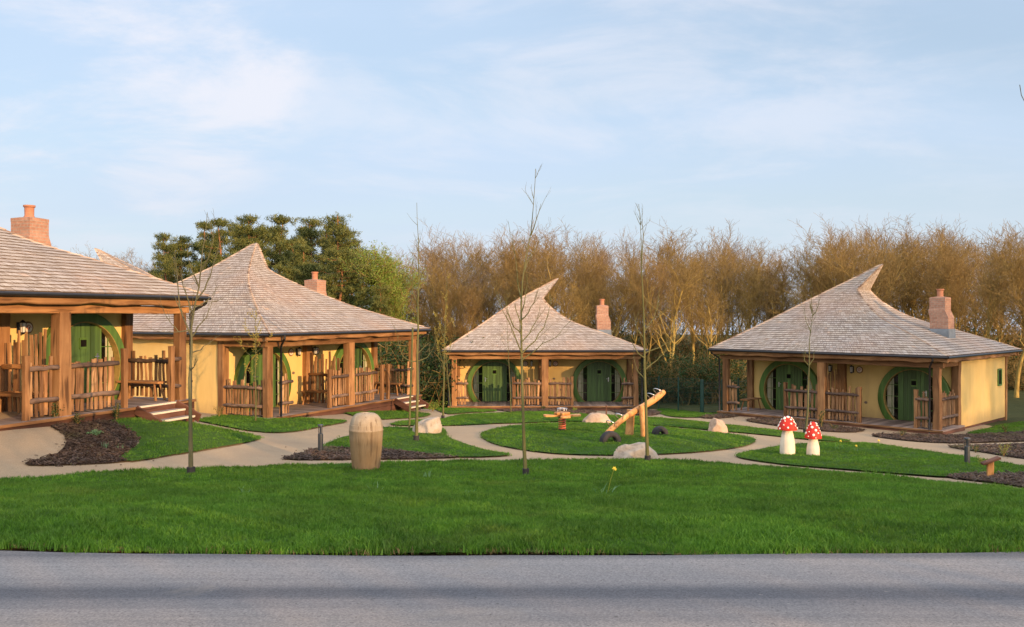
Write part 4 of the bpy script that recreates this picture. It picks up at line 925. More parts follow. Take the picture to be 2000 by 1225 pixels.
def rider():
    p = ground_at(1098, 843); o = empty('spring_rider', p, 0, 'spring rider with a wooden flower-shaped seat on a red coil left of the seesaw', 'spring rider')
    b = MB(); pts = [(.085*math.cos(t), .085*math.sin(t), .02+.33*t/(2*math.pi*5.5)) for t in np.linspace(0, 2*math.pi*5.5, 110)]
    b.tube(pts, .02, 8); b.build('coil_spring', M['coil'], o, True)
    b = MB(); b.lathe([(.10,-.03),(.10,.02),(.06,.03)], n=18); b.lathe([(.05,.34),(.12,.345),(.12,.37),(.05,.375)], n=18); b.build('spring_plate', M['black'], o)
    for k in range(4):
        a = k*math.pi/2+.15; d = V(math.cos(a), math.sin(a), 0); s = V(-d.y, d.x, 0); L = .50
        b = MB(); b.loft([[d*x+s*w+V(0,0,z) for w, z in ((-hw,.37+dz),(hw,.37+dz),(hw,.415+dz),(-hw,.415+dz))] for x, hw, dz in ((.02,.06,0),(.22,.07,0),(.34,.12,.005),(.46,.13,.01),(L,.09,.01))], (.7,.4)); b.build('seat', M['play_wood'], o)
    b = MB(); n = 32; rr = [.19+.025*math.cos(k*8*2*math.pi/n) for k in range(n)]
    b.loft([[(rr[k]*q*math.cos(2*math.pi*k/n), rr[k]*q*math.sin(2*math.pi*k/n), z) for k in range(n)] for q, z in ((.92,.42),(1,.44),(1,.475),(.9,.49))], (.4,.5)); b.build('centre_block', M['play_wood'], o, True, 40)
    b = MB(); b.tube([(.135*math.cos(t), .135*math.sin(t), .585) for t in np.linspace(0, 2*math.pi, 25)], .010, 8)
    for k in range(4): b.tube([(.135*math.cos(k*1.571+.4), .135*math.sin(k*1.571+.4), .585), (.12*math.cos(k*1.571+.4), .12*math.sin(k*1.571+.4), .48)], .008, 6)
    b.build('handle_ring', M['steel'], o, True)
rider()
b = MB(); b.plank((0,0,-.05),(0,0,.36),.05,.04,(1,0,0),2,.003); o = b.build('marker_post', M['dark_wood']); o.location = ground_at(1184, 812); tag(o, 'thin low marker post in front of the right door of the middle lodge', 'post')
# mesh fences
def mesh_fence(a, b_, h, label, posts, seed=0):
    a = Vector((a.x, a.y, 0)); b_ = Vector((b_.x, b_.y, 0)); L = (b_-a).length; o = empty('mesh_fence', (a.x, a.y, H(a.x, a.y)), 0, label, 'fence'); z0 = o.location.z
    d = (b_-a).normalized(); G = lambda t, z: V(*(d*t)[:2], H(a.x+d.x*t, a.y+d.y*t)-z0+z)
    mb = MB(); t = 0
    while t < L: mb.tube([G(t,.03), G(t,h)], .0042, 3, cap=False); t += .11
    for k in range(int(h/.2)+1): mb.tube([G(t, min(h-.02, .05+k*.2)) for t in np.linspace(0, L, 12)], .0048, 3, cap=False)
    mb.build('wire_mesh', M['wire'], o)
    for t in posts: mb = MB(); mb.plank(G(t*L,-.1), G(t*L,h+.05), .06, .06, (1,0,0), 1, 0); mb.build('fence_post', M['teal'], o)
    return o
g1 = ray(1371, 808)
mb = MB(); mb.plank((0,0,-.1),(0,0,1.38),.13,.13,(1,0,0),1,0); o = mb.build('gate_post', M['teal']); o.location = (g1.x, g1.y, H(g1.x, g1.y)); tag(o, 'thick dark green metal post at the left end of the right lodge', 'post')
mesh_fence(V(g1.x+.1, g1.y+.1, 0), V(12.5, 43.5, 0), 1.35, 'green wire mesh fence running behind the left end of the right lodge', (.25,.5,.75,1))
mesh_fence(V(g1.x-.08, g1.y, 0), V(5.9, 42.5, 0), 1.45, 'green wire mesh fence between the seesaw and the woodland', (.3,.6,1))
mesh_fence(V(-4.9, 47.5, 0), V(-3.0, 46.0, 0), 1.6, 'wire mesh fence seen in the gap left of the middle lodge', (0,.5,1))
# ------------------------------------------------------------------ young trees
def sapling(trunk, branches, wid, mat, label, depth=None, stake=None, seed=0, twigs=0, buds=0, guard=True):
    """trunk and branches given as points of the photograph at the tree's own distance"""
    r = random.Random(seed); g = ray(*trunk[0], .05) if depth is None else V((trunk[0][0]-1000)/F*depth, depth, 0)
    d = g.y; base = V(g.x, d, SZ(g.x, d)); o = empty('young_tree', base, 0, label, 'young tree', 'young bare trees planted in the lawns')
    q = [P(px, py, d)-base+V(0, r.uniform(-.04,.04), 0) for px, py in trunk]; q[0] = V(0,0,-.05)
    n = len(q); tot = sum((q[i+1]-q[i]).length for i in range(n-1)); acc = 0; rad = []
    for i in range(n):
        rad.append(max(.0045, wid*(1-.93*(acc/tot)**.75)));
        if i < n-1: acc += (q[i+1]-q[i]).length
    # resample to keep the taper smooth
    qq = []; rr = []
    for i in range(n-1):
        for k in range(4):
            f = k/4; qq.append(q[i].lerp(q[i+1], f)); rr.append(rad[i]+(rad[i+1]-rad[i])*f)
    qq.append(q[-1]); rr.append(rad[-1])
    b = MB(); b.tube(qq, rr, 9, (.5,.5), True, .04, r); b.build('trunk', mat, o, True)
    b = MB(); bd = MB()
    def twig(p, dd, L, w, lev):
        pts = [p]; m = 4
        for k in range(m): dd = (dd+V(r.uniform(-.16,.16), r.uniform(-.16,.16), r.uniform(0,.2))).normalized(); pts.append(pts[-1]+dd*L/m)
        b.tube(pts, [w*(1-.65*k/m) for k in range(m+1)], 5, cap=False)
        if buds:
            for c in pts[1:]:
                for _ in range(buds):
                    e = c+V(r.uniform(-.03,.03), r.uniform(-.03,.03), r.uniform(-.03,.03)); s = .012
                    bd.face([e+V(-s,0,0), e+V(0,-s*.5,s), e+V(s,0,0), e+V(0,s*.5,-s)])
        if lev > 0:
            for k in range(1, m+1):
                if r.random() < .7: twig(pts[k], (dd+V(r.uniform(-.8,.8), r.uniform(-.8,.8), r.uniform(-.1,.5))).normalized(), L*.45, w*.5, lev-1)
    for i, br in enumerate(branches):
        yo = r.uniform(-.35,.35); m = len(br); pts = [P(px, py, d)-base+V(0, yo*k/(m-1), 0) for k, (px, py) in enumerate(br)]
        pts2 = []
        for k in range(m-1):
            for f in (0, .5): pts2.append(pts[k].lerp(pts[k+1], f)+V(r.uniform(-.012,.012), r.uniform(-.012,.012), r.uniform(-.012,.012))*(1 if k or f else 0))
        pts2.append(pts[-1]); w0 = wid*.34
        b.tube(pts2, [w0*(1-.8*k/(len(pts2)-1)) for k in range(len(pts2))], 6, cap=False)
        for k in range(2, len(pts2)):
            if r.random() < .55: dd = (pts2[k]-pts2[k-1]).normalized(); twig(pts2[k], (dd+V(r.uniform(-.7,.7), r.uniform(-.7,.7), r.uniform(0,.5))).normalized(), r.uniform(.12,.4), w0*.35, 1 if twigs else 0)
    for k in range(twigs):
        f = r.uniform(.35, .97); i = int(f*(len(qq)-1)); a = r.uniform(0, 6.28); twig(qq[i], V(math.cos(a), math.sin(a), r.uniform(.5,1.6)).normalized(), r.uniform(.15,.55)*(1.1-f*.6), .006, 1)
    b.build('branches', mat, o)
    if buds and bd.f: bd.build('buds', M['bud'], o)
    if guard: b = MB(); b.lathe([(wid*1.5,-.04),(wid*1.6,.11),(wid*1.3,.115),(wid*1.25,0)], n=14); b.build('tree_guard', M['rubber'], o, True, 40)
    if stake:
        b = MB(); g2 = ray(*stake[0], .05); zz = SZ(g2.x, g2.y); s0 = V(g2.x, g2.y, zz-.1)-base; b.tube([s0, P(*stake[1], g2.y)-base], [.028,.024], 8, (.6,.5)); b.build('tree_stake', M['young_green'], o)
    return o
sapling([(373,924),(371,860),(371,800),(371,740),(374,690),(374,640),(379,600),(388,560),(393,530),(397,490),(401,455),(405,415)],
 [[(373,655),(362,630),(350,600),(345,560),(341,520),(338,490)],[(373,660),(385,640),(400,620),(404,600)],[(379,615),(372,590),(366,560),(364,530)],[(384,585),(400,565),(412,540),(426,500),(440,470)],[(388,560),(382,530),(378,500)],
  [(371,725),(385,715),(400,700)],[(374,645),(352,648),(340,632),(332,618)],[(380,600),(395,590),(409,588)],[(393,530),(412,505),(424,470),(430,440)],[(372,690),(392,683),(406,672)]],
 .044, M['young_bark'], 'grey young tree on the lawn edge in front of the nearest lodge', seed=1, twigs=6)
sapling([(1027,928),(1024,880),(1022,820),(1020,760),(1019,700),(1018,640),(1018,590),(1021,545),(1028,500),(1037,455),(1042,400),(1045,355),(1046,330)],
 [[(1019,690),(1008,665),(995,630),(985,610),(978,595)],[(1019,655),(1005,640),(993,615),(988,600)],[(1019,668),(1035,650),(1048,625),(1055,600)],[(1019,640),(1010,610),(1003,590)],[(1020,690),(1045,665),(1062,640),(1072,610),(1078,585)],
  [(1018,625),(1030,612),(1042,590),(1048,570)],[(1019,590),(1012,560),(1006,500),(996,450)],[(1037,460),(1047,430),(1056,400)],[(1018,705),(1040,690),(1058,672),(1085,660),(1100,640)],[(1024,530),(1032,505),(1044,485)],[(1019,610),(1027,575),(1030,540)]],
 .036, M['young_green'], 'tallest young tree, in front of the middle lodge, rising above the wood into the sky', seed=2, twigs=5)
sapling([(1265,899),(1263,840),(1261,780),(1259,720),(1259,680),(1257,620),(1255,570),(1253,520),(1252,470),(1250,430),(1248,398)],
 [[(1260,700),(1245,690),(1235,672),(1228,655)],[(1260,722),(1282,705),(1296,690),(1310,668)],[(1258,660),(1243,640),(1238,610)],[(1257,650),(1275,625),(1285,600),(1290,560)],[(1259,740),(1248,728),(1240,700)],[(1253,520),(1256,460),(1254,425)],[(1258,690),(1290,680),(1318,664)]],
 .040, M['young_green'], 'young bare tree in front of the seesaw', seed=3, twigs=8)
sapling([(813,862),(814,820),(816,760),(815,700),(817,640),(816,590),(818,540),(817,500),(817,470),(815,430),(814,396)],
 [[(815,705),(800,706),(786,695),(778,670),(775,650)],[(816,705),(832,700),(842,685)],[(816,690),(828,678),(840,668)],[(817,600),(806,570),(804,520),(806,500)],[(817,560),(826,535),(833,520)]],
 .046, M['young_green'], 'young tree with a slanting stake in front of the grey boulder', seed=4, twigs=12, stake=((799,842),(806,640)))
sapling([(865,817),(866,780),(867,740),(867,700),(868,660),(870,620),(872,560),(874,530)],
 [[(867,724),(857,700),(852,670),(849,640)],[(867,724),(861,690),(856,660)],[(867,705),(880,680),(888,640)],[(868,660),(858,640),(853,620)]],
 .036, M['young_green'], 'slender young tree in the gap between the pointed-roof lodge and the middle lodge', seed=5, twigs=16, buds=1)
sapling([(998,806),(997,770),(995,730),(993,690),(991,650),(990,610),(990,565)], [[(994,690),(982,668),(977,650)],[(992,660),(1002,640),(1005,622)]],
 .022, M['young_green'], 'thin pale young tree right in front of the left door of the middle lodge', seed=6, twigs=10, guard=False)
sapling([(1573,845),(1577,800),(1579,750),(1580,700),(1581,665),(1584,640),(1586,615),(1586,590)],
 [[(1580,715),(1570,705),(1565,690)],[(1580,715),(1590,700),(1592,685)],[(1584,650),(1576,630),(1573,605)],[(1586,617),(1592,608),(1594,595),(1593,585)],[(1586,612),(1581,600),(1582,580),(1579,560)]],
 .042, M['young_bark'], 'pale barked young tree behind the toadstools at the right lodge', seed=7, twigs=18)
sapling([(499,816),(499,780),(499,740),(499,700),(500,660),(500,630),(500,600)], [[(499,705),(480,690),(466,678)],[(499,690),(515,678),(530,662)],[(500,670),(488,655),(478,648)]],
 .024, M['young_green'], 'small budding young tree at the corner post of the pointed-roof lodge', depth=24.4, seed=8, twigs=20, buds=1, guard=False)
sapling([(880,800),(878,770),(875,740),(872,700),(868,660),(862,635)], [[(876,745),(868,715),(858,690)],[(872,700),(884,680),(890,655)]],
 .028, M['young_green'], 'leaning young tree at the left post of the middle lodge', depth=37.5, seed=9, twigs=16, guard=False)
sapling([(2044,960),(2042,860),(2040,720),(2036,560),(2030,420),(2018,300),(2005,210),(1997,185),(1993,165)], [[(2030,420),(2045,360),(2052,300)],[(2036,560),(2055,500),(2062,430)]],
 .036, M['young_bark'], 'young tree just outside the right edge, only its tip in the sky', seed=12, twigs=0)
def litter():
    r = random.Random(5); b = MB()
    for _ in range(420):
        bd = r.choice(beds).data.vertices; v = bd[r.randrange(len(bd))].co; x, y = v.x+r.gauss(0,.30), v.y+r.gauss(0,.30); z = SZ(x, y)+.006; a = r.uniform(0, 6.28); l = r.uniform(.012,.035)
        b.plank((x-math.cos(a)*l,y-math.sin(a)*l,z),(x+math.cos(a)*l,y+math.sin(a)*l,z+.003), r.uniform(.012,.022), .006, (-math.sin(a),math.cos(a),0), 1, .003, r)
    o = b.build('bark_litter', M['mulch']); tag(o, 'bark chips strayed from the beds onto the paths', 'bark chips', None, 'stuff')
litter()
# daffodils and bed plants
def leaf_clump(px, py, seed, n, L, label, cat='daffodil', flower=None, mat='daff_leaf', w=.012, name='daffodil_plant', up=(.3, 1.0), on=0, grp=None, spread=.05):
    p = ground_at(px, py); r = random.Random(seed); b = MB()
    for k in range(n):
        a = r.uniform(0, 6.28); d = V(math.cos(a), math.sin(a), 0); s = V(-d.y, d.x, 0)*w/2; u = r.uniform(*up); l = L*r.uniform(.6, 1.1); q = V(r.uniform(-spread,spread), r.uniform(-spread,spread), 0)
        pts = [q+d*(l*(1-u)*t*1.1)+V(0,0, l*(t*u+.35*t*(1-t))) for t in (0,.25,.5,.75,1)]
        b.raw([x-s*(1-.8*i/4) for i, x in enumerate(pts)]+[x+s*(1-.8*i/4) for i, x in enumerate(pts)], [(i, i+1, i+6, i+5) for i in range(4)], (r.random(), .5))
    o = b.build(name, M[mat], None) if not flower else empty(name, p)
    if flower: b.build('leaves', M[mat], o)
    o.location = p; tag(o, label, cat, grp)
    if flower:
        h, dx = flower; b = MB(); b.tube([(0,0,0),(dx*.5,0,h*.6),(dx,0,h)], .005, 5); b.build('stem', M['spring_leaf'], o)
        b = MB(); c = V(dx, 0, h)
        b.tube([c, c+V(.012,-.03,-.008)], [.010,.014], 8)
        for k in range(6):
            a = k*1.047; x = V(math.cos(a), -.2, math.sin(a)); y = V(-math.sin(a), 0, math.cos(a)); b.face([c, c+x*.016+y*.009, c+x*.030, c+x*.016-y*.009])
        b.build('flower', M['petal'], o)
    return o
leaf_clump(1186, 966, 1, 14, .26, 'daffodil with drooping leaves and one yellow flower on the big lawn', flower=(.33, .09), up=(.1,.6), spread=.14)
leaf_clump(1640, 880, 2, 12, .16, 'daffodil clump with a pale yellow flower right of the toadstools', flower=(.20, .02), up=(.5,1), spread=.12)
leaf_clump(1672, 884, 3, 6, .12, 'small daffodil with a yellow flower right of the larger clump by the toadstools', flower=(.13, .0), up=(.5,1))
leaf_clump(1716, 868, 4, 3, .10, 'lone pale daffodil at the path edge in front of the right lodge', flower=(.12, .0), up=(.5,1))
for i, (x, y, n, l, lb) in enumerate([(440,946,6,.14,'small leaf clump on the lawn right of the grey young tree'),(478,966,6,.16,'upright leaf clump on the lawn, lower right of another clump near the grey young tree'),(735,958,7,.18,'bent leaf clump on the lawn below the carved barrel'),
   (832,934,8,.20,'flattened leaf clump on the lawn right of the carved barrel'),(912,966,5,.14,'upright leaf clump on the lawn midway between barrel and tallest young tree'),(1475,962,4,.12,'small leaf clump on the right half of the big lawn'),(1765,975,4,.12,'small leaf clump at the right side of the big lawn')]):
    leaf_clump(x, y, 10+i, n, l, lb, up=(.15,.8), spread=.08)
def bush(px, py, w, h, n, leaf, label, seed, mat='shrub_leaf', stems=8, d=None, name='shrub'):
    p = ground_at(px, py) if d is None else V((px-1000)/F*d, d, H((px-1000)/F*d, d)); r = random.Random(seed); o = empty(name, p, 0, label, 'shrub')
    b = MB(); lf = MB()
    for k in range(stems):
        a = r.uniform(0, 6.28); q = V(0,0,0); dd = V(math.cos(a)*w*r.uniform(.1,.9), math.sin(a)*w*r.uniform(.1,.9), h*r.uniform(.6,1)); pts = [q, dd*.5+V(0,0,h*.08), dd]; b.tube(pts, [.012*h+.004, .008*h+.002, .003], 5, cap=False)
        for _ in range(max(1, n//stems)):
            t = r.uniform(.25, 1.03); c = dd*t+V(r.gauss(0,w*.16), r.gauss(0,w*.16), r.gauss(0,h*.07)); u = V(r.uniform(-1,1), r.uniform(-1,1), r.uniform(-1,1)).normalized(); v = u.cross(V(r.uniform(-1,1), r.uniform(-1,1), r.uniform(-1,1))).normalized()
            if c.z < 0: c.z = .01
            lf.face([c-u*leaf, c+v*leaf*.45, c+u*leaf, c-v*leaf*.45], (r.random(), .5))
    b.build('stems', M['twig'], o); lf.build('foliage', M[mat], o); return o
bush(108, 822, .16, .45, 260, .022, 'leafy plant in front of the picket panel of the nearest lodge', 1)
bush(152, 826, .14, .22, 140, .020, 'low plant at the foot of the porch skirting of the nearest lodge', 2)
bush(228, 818, .16, .42, 200, .020, 'plant beside the stubby post at the nearest lodge steps', 3)
bush(186, 848, .24, .10, 260, .020, 'low blue-green cushion plant in the big bark bed', 4, 'daff_leaf')
leaf_clump(205, 872, 31, 16, .14, 'grassy tuft in the middle of the big bark bed', 'plant', name='bed_plant', up=(.5,1))
leaf_clump(236, 872, 32, 8, .10, 'small shoots at the right of the big bark bed', 'plant', name='bed_plant', up=(.5,1))
bush(428, 812, .3, .34, 60, .02, 'thin leafless plant against the yellow side wall of the pointed-roof lodge', 5, stems=12)
bush(845, 800, .5, .42, 260, .035, 'yellow-green bush in the gap left of the middle lodge', 6, 'spring_leaf')
bush(1604, 835, .16, .65, 160, .028, 'dark evergreen plant climbing by the centre post of the right lodge', 7)
for i, (x, y, lb) in enumerate([(948,796,'left of the first door'),(1060,800,'at the centre post'),(1120,803,'under the picket panel'),(1232,800,'at the right corner'),(905,797,'at the left corner')]):
    bush(x, y, .2, .16, 80, .03, 'small green plant at the front of the middle lodge, '+lb, 20+i, 'shrub_leaf' if i % 2 else 'spring_leaf')
for i, (x, y, lb) in enumerate([(1905,880,'just right of the grey bollard'),(1960,888,'near the right edge of the photo'),(1760,852,'left of the right lodge corner post'),(1965,846,'beside the gable wall'),(1920,912,'yellowish, left of the info post'),(1630,838,'under the picket panel of the right lodge')]):
    bush(x, y, .22, .20+.14*(i in (1,3)), 110, .02, 'small leafy plant in the bark bed '+lb, 30+i, 'spring_leaf' if i in (1,4) else 'shrub_leaf')
# ------------------------------------------------------------------ woodland
def seg_mesh(name, S_, sides, mat):
    a = np.array(S_, dtype=np.float64); p0, p1, r0, r1 = a[:,:3], a[:,3:6], a[:,6], a[:,7]
    d = p1-p0; d /= np.linalg.norm(d, axis=1)[:,None]+1e-9; up = np.where(np.abs(d[:,2:3]) < .9, [[0,0,1]], [[1,0,0]])
    x = np.cross(d, up); x /= np.linalg.norm(x, axis=1)[:,None]+1e-9; y = np.cross(d, x); n = len(a); th = np.arange(sides)*2*np.pi/sides
    o = x[:,None]*np.cos(th)[None,:,None]+y[:,None]*np.sin(th)[None,:,None]
    v = np.concatenate([p0[:,None]+o*r0[:,None,None], p1[:,None]+o*r1[:,None,None]], 1).reshape(-1, 3)
    i = (np.arange(n)*2*sides)[:,None]; j = np.arange(sides)[None]; j2 = (j+1) % sides
    q = np.stack([i+j, i+j2, i+sides+j2, i+sides+j], -1).reshape(-1, 4)
    return fast_mesh(name, v, q, mat, smooth=sides > 4)
def grow_bare(seed, Ht, stems, spread, dens=1.0, tmin=.0095, lo=.3):
    r = random.Random(seed); T = []; C = []; gv = r.gauss
    def go(p, d, L, w, lev):
        n = (10, 5, 4, 3, 2)[lev]; st = L/n; wob = (.09, .24, .28, .32, .3)[lev]; out = T if lev < 2 else C
        for k in range(n):
            d2 = (d[0]+gv(0,wob), d[1]+gv(0,wob), d[2]+gv(0,wob*.6)+(.10, .10, .09, .07, .06)[lev]); m = math.sqrt(d2[0]**2+d2[1]**2+d2[2]**2); d = (d2[0]/m, d2[1]/m, d2[2]/m)
            q = (p[0]+d[0]*st, p[1]+d[1]*st, p[2]+d[2]*st); w2 = max(tmin*.7, w*(1-(.12 if lev == 0 else .17)))
            out.append((*p, *q, max(w, tmin*.8), w2)); p = q; w = w2
            if lev < 4:
                f = (k+1)/n; cnt = 0
                if lev == 0: cnt = ((1 if f > lo else 0)+(1 if f > lo+.15 else 0)+(r.random() < .6 if f > lo else 0)) if f < .99 else 3
                elif lev == 1: cnt = (1 if f > .3 else 0)+(r.random() < .35*dens)
                elif lev == 2: cnt = 1+(r.random() < .15*dens)
                else: cnt = 1
                for _ in range(cnt):
                    a = r.uniform(0, 6.283); sp = spread*(.75, .85, .95, 1.0)[lev]*r.uniform(.6, 1.2); e = (d[0]+math.cos(a)*sp, d[1]+math.sin(a)*sp, d[2]+gv(0,.2)*sp); m = math.sqrt(e[0]**2+e[1]**2+e[2]**2)
                    go(p, (e[0]/m, e[1]/m, e[2]/m), L*(.38, .50, .55, .6)[lev]*r.uniform(.6, 1.3)*(1.15-.5*f if lev == 0 else 1), w*(.58, .55, .5, .6)[lev], lev+1)
    for s_ in range(stems):
        a = r.uniform(0, 6.283); l = r.uniform(0,.08) if stems == 1 else .16
        go((math.cos(a)*.12*(stems > 1), math.sin(a)*.12*(stems > 1), -.2), (math.cos(a)*l, math.sin(a)*l, 1), Ht*r.uniform(.82, 1)*.80, .135 if stems == 1 else .10, 0)
    k = Ht/max(s[5] for s in C)
    sc = lambda A: [(s[0]*k, s[1]*k, (s[2]+.2)*k-.2, s[3]*k, s[4]*k, (s[5]+.2)*k-.2, s[6], s[7]) for s in A]
    return sc(T), sc(C)
def bare_proto(seed, Ht, stems, spread, tm='moss_bark', cm='twig', dens=1.0, tmin=.0095, lo=.3):
    T, C = grow_bare(seed, Ht, stems, spread, dens, tmin, lo)
    return seg_mesh('bare_trunk', T, 7, M[tm]), seg_mesh('bare_crown', C, 3, M[cm])
BARE = [bare_proto(101, 11, 1, .85, lo=.24), bare_proto(102, 11, 2, .7, lo=.36), bare_proto(103, 11, 1, .95, cm='twig_grey', lo=.33), bare_proto(104, 11, 3, .65), bare_proto(105, 11, 1, .6, lo=.42), bare_proto(106, 11, 2, .7, cm='twig_grey', lo=.28), bare_proto(107, 11, 1, 1.15), bare_proto(108, 11, 2, .85, lo=.38)]
STY = ['stout bare tree', 'forked bare tree', 'grey-twigged bare tree', 'three-stemmed bare tree', 'slim bare tree', 'forked grey-twigged bare tree', 'wide spreading bare tree', 'two-stemmed mossy tree']
seen_px = []
def zone(px):
    for lim, s_ in ((330,'between the nearest lodge roof and the pines'),(850,'behind the pointed-roof lodge'),(1000,'behind the left half of the middle lodge'),(1130,'right behind the peak of the middle lodge'),(1260,'behind the chimney of the middle lodge'),
                    (1390,'in the gap between the middle and right lodges'),(1560,'above the left end of the right lodge'),(1720,'behind the peak of the right lodge'),(1870,'behind the chimney of the right lodge')):
        if px < lim: return s_
    return 'at the far right beyond the right lodge'
def plant_bare(px, top, d, k, rz, row):
    x = (px-1000)/F*d; z = H(x, d); ht = CAMZ-(top-HY)/F*d-z; s = ht/11
    lab = ('front' if row == 0 else 'rear' if row == 2 else 'mid-wood')+' '+STY[k]+' '+zone(px)
    o = empty('bare_tree', (x, d, z), rz, lab, 'bare tree', 'bare trees '+zone(px)); wd = (.85, 1, 1.1, 1.2)[int(px*7) % 4]; o.scale = (s*wd, s*wd, s)
    link('trunk', BARE[k][0], o); link('crown', BARE[k][1], o); return o
def skyline(px):
    return float(np.interp(px, [90,130,200,260,300,760,830,880,940,1000,1060,1110,1180,1240,1300,1350,1410,1470,1530,1580,1640,1700,1770,1830,1880,1940,2010,2200], [468,462,468,480,490,475,478,452,440,440,430,428,428,445,440,455,440,452,450,438,452,415,404,432,430,428,436,430]))
rw = random.Random(77); px = 838
while px < 2120:      # front row, sunlit
    d = rw.uniform(50, 54); plant_bare(px, skyline(px)+rw.uniform(8, 100), d, rw.randrange(8), rw.uniform(0, 6.28), 0); px += rw.uniform(34, 56)
px = 820
while px < 2150:
    plant_bare(px, skyline(px)+rw.uniform(-6, 50), rw.uniform(56, 61), rw.randrange(8), rw.uniform(0, 6.28), 1); px += rw.uniform(28, 46)
px = 810
while px < 2180:
    plant_bare(px, skyline(px)+rw.uniform(-14, 16), rw.uniform(64, 76), rw.randrange(8), rw.uniform(0, 6.28), 2); px += rw.uniform(32, 52)
px = 95
while px < 330:
    plant_bare(px, skyline(px)+rw.uniform(0, 20), rw.uniform(58, 72), rw.choice((2, 5, 0, 7)), rw.uniform(0, 6.28), 2); px += rw.uniform(22, 34)
for px, t, d, k in ((735,478,60,1),(790,480,58,0),(280,500,56,2),(320,505,57,0),(1985,440,46,6),(1935,470,44,4),(2050,430,43,1),(1310,462,47,6),(1385,520,48,4)): plant_bare(px, t, d, k, rw.uniform(0, 6.28), 0)
# pines
def pine_proto(seed, Ht, crown0, width, mat='needle', narrow=False):
    r = random.Random(seed); T = []; tufts = []; p = (0, 0, -.2); w = .17
    n = 12; pts = [p]
    for k in range(n):
        q = (p[0]+r.gauss(0,.07), p[1]+r.gauss(0,.07), -.2+(Ht+.1)*(k+1)/n); w2 = w*(1-.085 if k < 9 else .7); T.append((*p, *q, w, w2)); p = q; w = w2; pts.append(p)
    z = Ht*crown0
    while z < Ht*.985:
        f = (z-Ht*crown0)/(Ht*(1-crown0)); k = min(n-1, int((z+.2)/(Ht+.1)*n)); c = pts[k]
        nb = r.randint(2, 4)
        R = width*((1-f*.93)**.75*(.72+.28*math.sin(f*11+seed)) if not narrow else (1-f)*.8+.08)
        for _ in range(nb):
            a = r.uniform(0, 6.283); L = R*r.uniform(.35, 1.25); rise = r.uniform(-.05, .45)*(1 if not narrow else .3); q0 = (c[0], c[1], z); m = 4; dx, dy = math.cos(a), math.sin(a)
            prev = q0
            for j in range(1, m+1):
                t = j/m; q = (c[0]+dx*L*t+r.gauss(0,.05), c[1]+dy*L*t+r.gauss(0,.05), z+L*rise*t*t+r.gauss(0,.04)); T.append((*prev, *q, .035*(1.1-t), .035*(1.05-t))); prev = q
                if t > .3:
                    for _ in range(5 if t < .9 else 8): tufts.append((q[0]+r.gauss(0,.21), q[1]+r.gauss(0,.21), q[2]+r.gauss(.04,.06)))
        z += r.uniform(.28, .60)*Ht/10
    tufts = np.array(tufts); g = np.random.RandomState(seed); nn = 20; N_ = len(tufts)*nn
    c = np.repeat(tufts, nn, 0)+g.normal(0, .075, (N_, 3)); d = g.normal(0, 1, (N_, 3))+[0,0,.55]; d /= np.linalg.norm(d, axis=1)[:,None]; s = np.cross(d, g.normal(0, 1, (N_, 3))); s /= np.linalg.norm(s, axis=1)[:,None]
    L = g.uniform(.08, .19, (N_, 1)); wd = .017
    v = np.stack([c-s*wd, c+s*wd, c+d*L+s*wd*.4, c+d*L-s*wd*.4], 1).reshape(-1, 3); q = np.arange(N_*4).reshape(-1, 4); tone = np.repeat(g.uniform(0, 1, (len(tufts), 1)), nn, 0)*.7+g.uniform(0, .3, (N_, 1))
    return seg_mesh('pine_trunk', T, 6, M['pine_bark']), fast_mesh('pine_crown', v, q, M[mat], uv=np.concatenate([tone, tone], 1))
PINE = [pine_proto(1, 10, .38, 3.4), pine_proto(2, 10, .28, 3.6), pine_proto(3, 10, .45, 3.0), pine_proto(4, 10, .12, 3.4), pine_proto(5, 10, .2, 2.2, narrow=True)]
def plant_pine(px, top, d, k, lab, rz=None, wide=1.0):
    x = (px-1000)/F*d; z = H(x, d); s = (CAMZ-(top-HY)/F*d-z)/10; o = empty('pine_tree', (x, d, z), rw.uniform(0, 6.28), lab, 'pine tree', 'pines behind the pointed-roof lodge' if px < 900 else None)
    o.scale = (s*wide, s*wide, s); link('trunk', PINE[k][0], o); link('crown', PINE[k][1], o)
